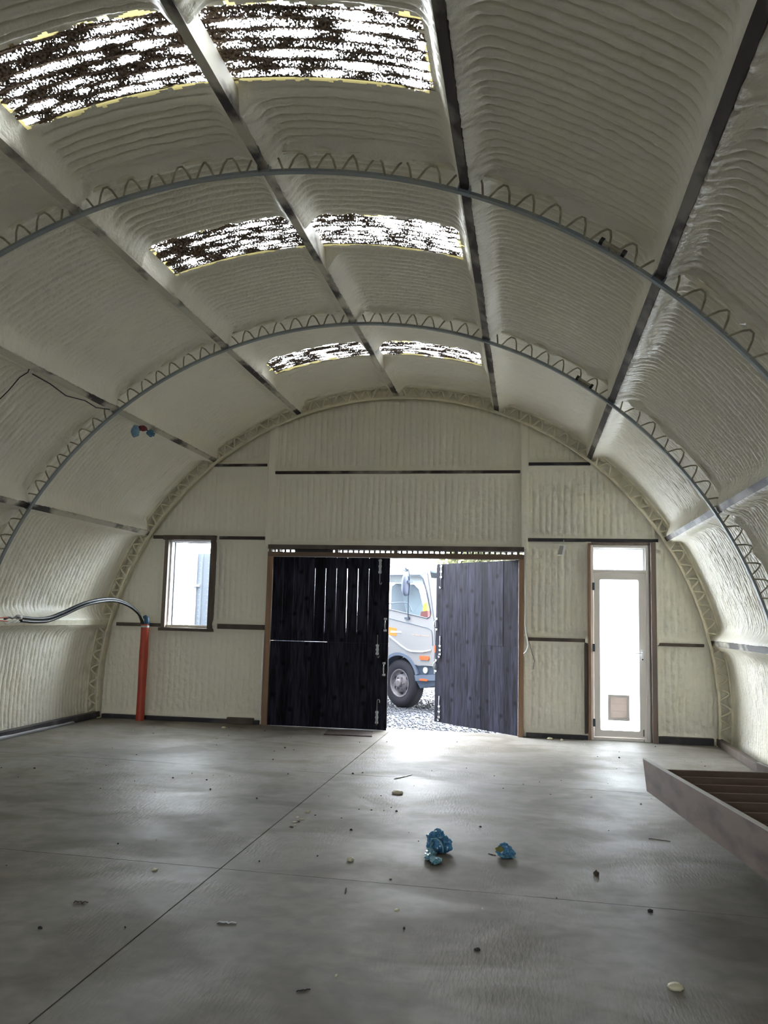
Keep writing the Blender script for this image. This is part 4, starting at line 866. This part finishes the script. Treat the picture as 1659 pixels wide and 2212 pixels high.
# ------------------------------------------------------------------ truck
TA = math.radians(38); TH = Vector((math.cos(TA), -math.sin(TA), 0)); TN = Vector((-math.sin(TA), -math.cos(TA), 0)); TP = Vector((-0.473, 15.6, 0))
tk = empty('white_truck', (-0.473, 15.6, -0.105)); tag(tk, 'white cab-over truck with an orange door logo parked on the gravel outside the open door', 'truck')
def TT(t, z, w_=0.0): return TH*t-TN*w_+Vector((0, 0, z+0.105))   # w_ metres in from the near side
tf = lambda u, v, d: TT(u, v, d)
CW = 1.85
sill = [(-0.9, 0.66), (-0.5, 0.66)]
archp = [(0.52*math.cos(a)+0.0, 0.36+0.52*math.sin(a)) for a in np.linspace(math.radians(140), math.radians(38), 12)]
win_b = [(-0.9, 1.66), (-0.23, 1.64), (0.70, 1.50)]
body = [(-0.9, 0.66)]+archp+[(0.90, 0.68), (0.95, 1.0), (0.915, 1.42)]+[(0.80, 1.53), (0.70, 1.50), (-0.23, 1.64), (-0.9, 1.66)]
for k, (w0, w1) in enumerate(((0.0, 0.05), (CW-0.05, CW))):
    mb = MB(); mb.prism(body, tf, w0, w1); mb.build('door_panel', 'cab_paint', tk)
    mb = MB(); mb.prism([(0.80, 1.53), (0.915, 1.42), (0.70, 2.33), (0.62, 2.33), (0.52, 2.27), (0.66, 1.95)], tf, w0, w1); mb.prism([(-0.9, 2.30), (0.55, 2.27), (0.70, 2.33), (0.60, 2.37), (-0.9, 2.34)], tf, w0, w1); mb.build('pillar', 'cab_paint', tk)
    mb = MB(); mb.prism([(-0.9, 1.66), (-0.62, 1.66), (-0.62, 2.30), (-0.9, 2.30)], tf, w0, w1); mb.build('pillar', 'cab_paint', tk)
    mb = MB(); mb.prism([(-0.62, 1.66), (-0.23, 1.64), (0.70, 1.50), (0.80, 1.53), (0.66, 1.95), (0.52, 2.27), (-0.62, 2.29)], tf, w0+0.02, w0+0.025); mb.build('side_window', 'glass_clear', tk)
mb = MB(); pts = [TT(t, z, -0.004) for t, z in ((-0.62, 2.29), (0.50, 2.272), (0.57, 2.20), (0.68, 1.93), (0.775, 1.62), (0.775, 1.54), (0.70, 1.505), (-0.23, 1.645), (-0.62, 1.665))]
mb.tube(pts, 0.012, 6); mb.build('window_seal', 'truck_grey', tk)
mb = MB(); mb.prism([(-0.9, 2.32), (0.60, 2.36), (0.70, 2.32), (0.62, 2.42), (-0.9, 2.44)], tf, 0.03, CW-0.03); mb.build('cab_roof', 'cab_paint', tk)
mb = MB()
for z0_, z1_, w0_, w1_ in ((0.6, 1.55, 0.05, CW-0.05), (2.18, 2.40, 0.05, CW-0.05), (1.55, 2.18, 0.05, 0.22), (1.55, 2.18, CW-0.22, CW-0.05)): mb.prism([(-0.95, z0_), (-0.88, z0_), (-0.88, z1_), (-0.95, z1_)], tf, w0_, w1_)
mb.build('cab_back', 'cab_paint', tk)
mb = MB(); mb.prism([(0.86, 0.55), (0.96, 0.55), (0.96, 1.0), (0.92, 1.42), (0.84, 1.42)], tf, 0.02, CW-0.02); mb.build('front_panel', 'cab_paint', tk)
mb = MB(); mb.prism([(0.905, 1.42), (0.91, 1.42), (0.695, 2.33), (0.69, 2.33)], tf, 0.05, CW-0.05); mb.build('windscreen', 'glass_clear', tk)
mb = MB(); mb.prism([(0.60, 2.36), (0.84, 2.34), (0.86, 2.30), (0.62, 2.32)], tf, 0.06, CW-0.06); mb.build('sun_visor', 'truck_grey_light', tk)
# trim lines
mb = MB(); mb.tube([TT(t, z, -0.004) for t, z in ((-0.6, 1.52), (-0.22, 1.48), (0.3, 1.40), (0.72, 1.335), (0.80, 1.30), (0.825, 1.23), (0.84, 1.03))], 0.007, 6); mb.build('belt_line', 'truck_grey_light', tk)
mb = MB(); mb.tube([TT(t, z, -0.004) for t, z in ((-0.6, 1.27), (-0.25, 1.15), (0.05, 1.00), (0.20, 0.935), (0.31, 0.91), (0.60, 0.915), (0.80, 0.95))], 0.016, 6); mb.build('lower_moulding', 'cab_trim', tk)
mb = MB(); mb.tube([TT(0.88, 0.70, -.003), TT(0.905, 1.0, -.003), TT(0.87, 1.44, -.003), TT(0.76, 1.95, -.003), TT(0.68, 2.30, -.003)], 0.006, 6); mb.build('door_shut_line', 'truck_grey_light', tk)
# wheel arch and lower grey skirt
mb = MB(); mb.prism([(0.52*math.cos(a), 0.36+0.52*math.sin(a)) for a in np.linspace(PI*0.98, math.radians(18), 22)]+[(0.465*math.cos(a), 0.36+0.465*math.sin(a)) for a in np.linspace(math.radians(18), PI*0.98, 22)], tf, -0.02, 0.30); mb.build('wheel_arch', 'truck_grey_light', tk)
mb = MB(); mb.prism([(-0.9, 0.30)]+[(0.46*math.cos(a), 0.36+0.46*math.sin(a)) for a in np.linspace(PI*0.95, 0.05, 12)]+[(0.55, 0.30), (0.9, 0.35), (0.9, 0.68), (-0.9, 0.68)], tf, 0.30, CW-0.3); mb.build('chassis', 'black', tk)
mb = MB(); mb.prism([(0.40, 0.66), (0.90, 0.69), (0.92, 0.52), (0.42, 0.48)], tf, 0.03, 0.40); mb.build('side_skirt', 'truck_grey', tk)
mb = MB(); mb.prism([(0.42, 0.50), (0.93, 0.54), (0.95, 0.44), (0.45, 0.40)], tf, -0.02, 0.42); mb.build('bumper_step', 'truck_grey_light', tk)
mb = MB(); mb.prism([(0.45, 0.40), (0.95, 0.44), (0.95, 0.36), (0.55, 0.28)], tf, 0.0, 0.42); mb.build('valance', 'truck_grey', tk)
mb = MB(); mb.prism([(0.90, 0.26), (1.04, 0.30), (1.06, 0.55), (0.92, 0.62)], tf, 0.0, CW); mb.build('front_bumper', 'truck_grey_light', tk)
mb = MB(); mb.cyl(TT(0.66, 0.60, 0.035), TT(0.66, 0.60, 0.005), 0.055, 16); mb.build('skirt_vent', 'cab_trim', tk)
mb = MB(); mb.prism(rrect(0.53, 0.765, 0.775, 0.845, 0.03), tf, -0.015, 0.01); mb.build('side_indicator', 'orange_lamp', tk, angle=40)
mb = MB(); mb.prism(rrect(0.56, 0.75, 0.415, 0.45, 0.012), tf, -0.03, 0.0); mb.build('step_reflector', 'orange_lamp', tk)
mb = MB(); mb.prism([(0.885, 0.92), (0.955, 0.92), (0.955, 1.04), (0.885, 1.04)], tf, -0.012, 0.03); mb.build('corner_indicator', 'orange_lamp', tk)
# door logo: orange square with a white slash, and the faint line of small print
mb = MB(); mb.prism([(-0.36, 1.335), (-0.09, 1.31), (-0.09, 1.165), (-0.36, 1.19)], tf, -0.003, 0.0); lg = mb.build('door_logo', 'logo_orange', tk)
mb = MB(); mb.prism([(-0.24, 1.225), (0.06, 1.235), (0.03, 1.255), (-0.24, 1.265)], tf, -0.006, -0.003); mb.build('logo_slash', 'logo_white', lg)
mb = MB()
for k in range(13):
    if k == 6: continue
    t = 0.34+k*0.032; hgt = 0.012+0.006*((k*5) % 3 == 0); zz = 1.197-0.001*k; mb.prism([(t, zz), (t+0.02, zz), (t+0.023, zz+hgt), (t+0.003, zz+hgt)], tf, -0.003, 0.0)
mb.build('small_print', 'print_faint', tk)
# mirror
mb = MB(); c = TT(0.385, 2.085, -0.24)
vs = []; fs = []; n1, n2 = 14, 20; axu = (TH*0.55-TN*0.0).normalized(); 
for i in range(n1+1):
    a = PI*i/n1
    for j in range(n2):
        b = 2*PI*j/n2; sp = lambda q: math.copysign(abs(q)**0.8, q)
        vs.append(c+Vector((0, 0, 1))*0.195*sp(math.cos(a))+TN*0.085*math.sin(a)**0.7*sp(math.cos(b))+TH*0.05*math.sin(a)**0.7*sp(math.sin(b)))
for i in range(n1):
    for j in range(n2): fs.append((i*n2+j, i*n2+(j+1) % n2, (i+1)*n2+(j+1) % n2, (i+1)*n2+j))
mb.add(vs, fs); mir = mb.build('wing_mirror', 'mirror_shell', tk, smooth=True)
mb = MB(); mb.tube(catmull([TT(0.16, 2.36, 0.0), TT(0.22, 2.40, -0.10), TT(0.38, 2.40, -0.2), TT(0.43, 2.33, -0.22), TT(0.44, 2.10, -0.20), TT(0.42, 1.92, -0.2), TT(0.37, 1.86, -0.16), TT(0.24, 1.56, -0.03), TT(0.22, 1.50, 0.0)], 5), 0.010, 8); mb.build('mirror_stay', 'truck_grey', mir, smooth=True)
mb = MB(); mb.obox(TT(0.20, 1.495, -0.01), TH*0.055, TN*0.02, Vector((0, 0, 0.018))); mb.obox(TT(0.14, 2.365, -0.01), TH*0.04, TN*0.02, Vector((0, 0, 0.015))); mb.build('stay_foot', 'truck_grey', mir)
mb = MB(); mb.obox(TT(0.47, 2.14, -0.22), TH*0.03, TN*0.03, Vector((0, 0, 0.025))); mb.build('mirror_clamp', 'truck_grey_light', mir)
# cab inside
mb = MB(); mb.prism([(-0.80, 1.30), (-0.30, 1.30), (-0.36, 1.62), (-0.52, 2.06), (-0.66, 2.16), (-0.78, 2.10)], tf, 0.50, 1.0); mb.build('cab_seat', 'seat', tk, angle=40)
mb = MB(); mb.prism([(-0.6, 1.2), (0.55, 1.2), (0.60, 1.50), (-0.6, 1.50)], tf, 0.3, CW-0.3); mb.build('cab_floor_unit', 'seat', tk)
mb = MB(); mb.prism([(0.26, 1.50), (0.40, 1.50), (0.37, 1.80), (0.29, 1.76)], tf, 0.30, 0.5); mb.build('folded_vest', 'hivis', tk)
mb = MB(); mb.prism([(0.30, 1.46), (0.52, 1.44), (0.50, 1.64), (0.34, 1.62)], tf, 0.20, 0.28); mb.build('red_cloth', 'seat_red', tk)
mb = MB(); mb.tube(catmull([TT(-0.5, 1.75, .1), TT(-0.1, 1.78, .1), TT(0.10, 1.76, .1), TT(0.20, 1.62, .1)], 5), 0.012, 8); mb.build('grab_rail', 'truck_grey_light', tk, smooth=True)
# wheels
def wheel(t, w_, steer=0.0):
    c = TT(t, 0.33, w_); ax = TN.copy()
    o = MB().ring([(0.245, 0.0), (0.27, 0.012), (0.33, 0.018), (0.40, 0.008), (0.427, -0.02), (0.435, -0.05), (0.435, -0.17), (0.427, -0.20), (0.40, -0.225), (0.27, -0.22), (0.245, -0.20)], (0, 0, 0), (0, -1, 0), 56).build('wheel', 'tyre', tk, smooth=True)
    mb = MB()
    for kk in range(6):
        mb.ring([(0.434, -0.045-kk*0.025), (0.4385, -0.047-kk*0.025), (0.4385, -0.060-kk*0.025), (0.434, -0.062-kk*0.025)], (0, 0, 0), (0, -1, 0), 48)
    mb.build('tread_rib', 'tyre', o)
    mb = MB(); mb.ring([(0.25, 0.012), (0.235, 0.016), (0.225, -0.005), (0.215, -0.04), (0.19, -0.055), (0.165, -0.045), (0.150, -0.02), (0.11, -0.005), (0.085, -0.005)], (0, 0, 0), (0, -1, 0), 48); mb.build('rim', 'rim', o, smooth=True)
    mb = MB(); mb.ring([(0.0, 0.055), (0.055, 0.055), (0.068, 0.045), (0.07, 0.0), (0.09, -0.004), (0.0, -0.006)], (0, 0, 0), (0, -1, 0), 28); mb.build('hub', 'rim', o, angle=35)
    for k in range(6):
        a = 2*PI*k/6; b = MB(); b.cyl((0.11*math.cos(a), 0.0, 0.11*math.sin(a)), (0.11*math.cos(a), -0.03, 0.11*math.sin(a)), 0.015, 6); b.build('wheel_nut', 'rim', o)
        a += PI/6; b = MB(); vv = []
        pts = [(0.178+0.017*math.cos(g_), a+0.17*math.sin(g_)) for g_ in np.linspace(0, 2*PI, 14, endpoint=False)]
        b.prism([(r*math.cos(q), r*math.sin(q)) for r, q in pts], lambda u, v, d: (u, d, v), 0.030, 0.052); b.build('rim_slot', 'black', o)
    o.location = c; o.rotation_euler = (0, 0, -TA+steer); return o
wheel(0.0, 0.03, -0.03); w2 = wheel(0.0, CW-0.25)
w3 = wheel(-2.9, 0.03)
mb = MB(); mb.prism([(-4.6, 0.55), (-1.0, 0.55), (-1.0, 0.75), (-4.6, 0.75)], tf, 0.5, CW-0.5); mb.build('chassis_rail', 'black', tk)
mb = MB(); mb.prism([(-4.6, 0.85), (-1.05, 0.85), (-1.05, 0.97), (-4.6, 0.97)], tf, -0.05, CW+0.05); mb.build('flat_bed', 'truck_grey', tk)

# ------------------------------------------------------------------ outdoors: shed, pole, shrubs, trees
sh = empty('clad_shed', (-3.78, 14, -0.105)); tag(sh, 'grey steel-clad shed with white corner flashing, seen through the small window', 'shed')
mb = MB(); vs = []; x = 0.02
prof = []
while x < 1.9: prof += [(x, 0.0), (x+0.05, 0.0), (x+0.06, -0.02), (x+0.09, -0.02), (x+0.10, 0.0)]; x += 0.15
prof += [(1.95, 0.0), (1.95, 2.5), (0.02, 2.5)]
mb.prism(prof, lambda u, v, d: (u, v, d), 0.0, 2.62); mb.build('cladding', 'cladding', sh)
mb = MB(); mb.box(-0.03, 0.02, -0.02, 0.04, 0.0, 2.66); mb.build('corner_flashing', 'cladding_trim', sh)
mb = MB()
for x in (0.075, 0.225, 0.375):
    for z in np.arange(0.3, 2.5, 0.09): mb.obox((x, -0.022, z), (0.005, 0, 0), (0, 0.003, 0), (0, 0, 0.005))
mb.build('screw_heads', 'cladding_trim', sh)['kind'] = 'stuff'
mb = MB(); mb.box(-0.08, 0.08, -0.06, -0.02, 2.05, 2.09); mb.build('bracket', 'cladding_trim', sh)
mb = MB(); mb.tube([(-3.93, 14.05, -0.105), (-3.93, 14.05, 2.3)], 0.022, 8); tag(mb.build('downpipe', 'alu'), 'grey pole standing beside the shed corner outside the window', 'pole')
def foliage(name, c, rad, n, size, parent, seed):
    rg_ = np.random.default_rng(seed); d = rg_.normal(size=(n, 3)); d /= np.linalg.norm(d, axis=1)[:, None]; rr_ = rg_.random(n)**0.45
    p = d*rr_[:, None]*np.array(rad)*(0.8+0.35*rg_.random((n, 1)))+np.array(c)
    a = rg_.normal(size=(n, 3)); a /= np.linalg.norm(a, axis=1)[:, None]; b = np.cross(a, rg_.normal(size=(n, 3))); b /= np.linalg.norm(b, axis=1)[:, None]
    s = size*(0.6+0.8*rg_.random((n, 1))); V = np.stack([p-a*s, p+b*s*.5, p+a*s, p-b*s*.5], 1).reshape(-1, 3); F = np.arange(4*n).reshape(n, 4)
    me = bpy.data.meshes.new(name); me.from_pydata(V.tolist(), [], F.tolist()); return link(name, me, 'leaf', parent)
for x, y, h, rad, sd in ((0.1, 29, 4.2, (1.3, 1.2, 1.1), 1), (2.3, 31, 4.6, (1.8, 1.3, 1.5), 2), (-5.3, 20, 1.9, (0.8, 0.6, 0.9), 3)):
    tr = empty('leafy_tree', (x, y, -0.105)); tag(tr, {1: 'pale tree top showing over the open black door leaf, towards its free edge', 2: 'pale tree top showing over the open black door leaf, towards its hinge', 3: 'small shrub tree seen through the left window'}[sd], 'tree', 'trees beyond the yard')
    mb = MB(); mb.tube([(0, 0, 0), (0.04, 0, h*0.4), (0, 0.03, h*0.8)], [.13, .09, .04], 10)
    for k in range(5): a = k*1.3; mb.tube([(0, 0, h*0.45+k*.1), (rad[0]*.5*math.cos(a), rad[1]*.5*math.sin(a), h*0.75+k*.08)], [.05, .015], 6)
    mb.build('trunk', 'bark', tr); foliage('crown', (0, 0, h*0.85), rad, 2600, 0.09, tr, sd)
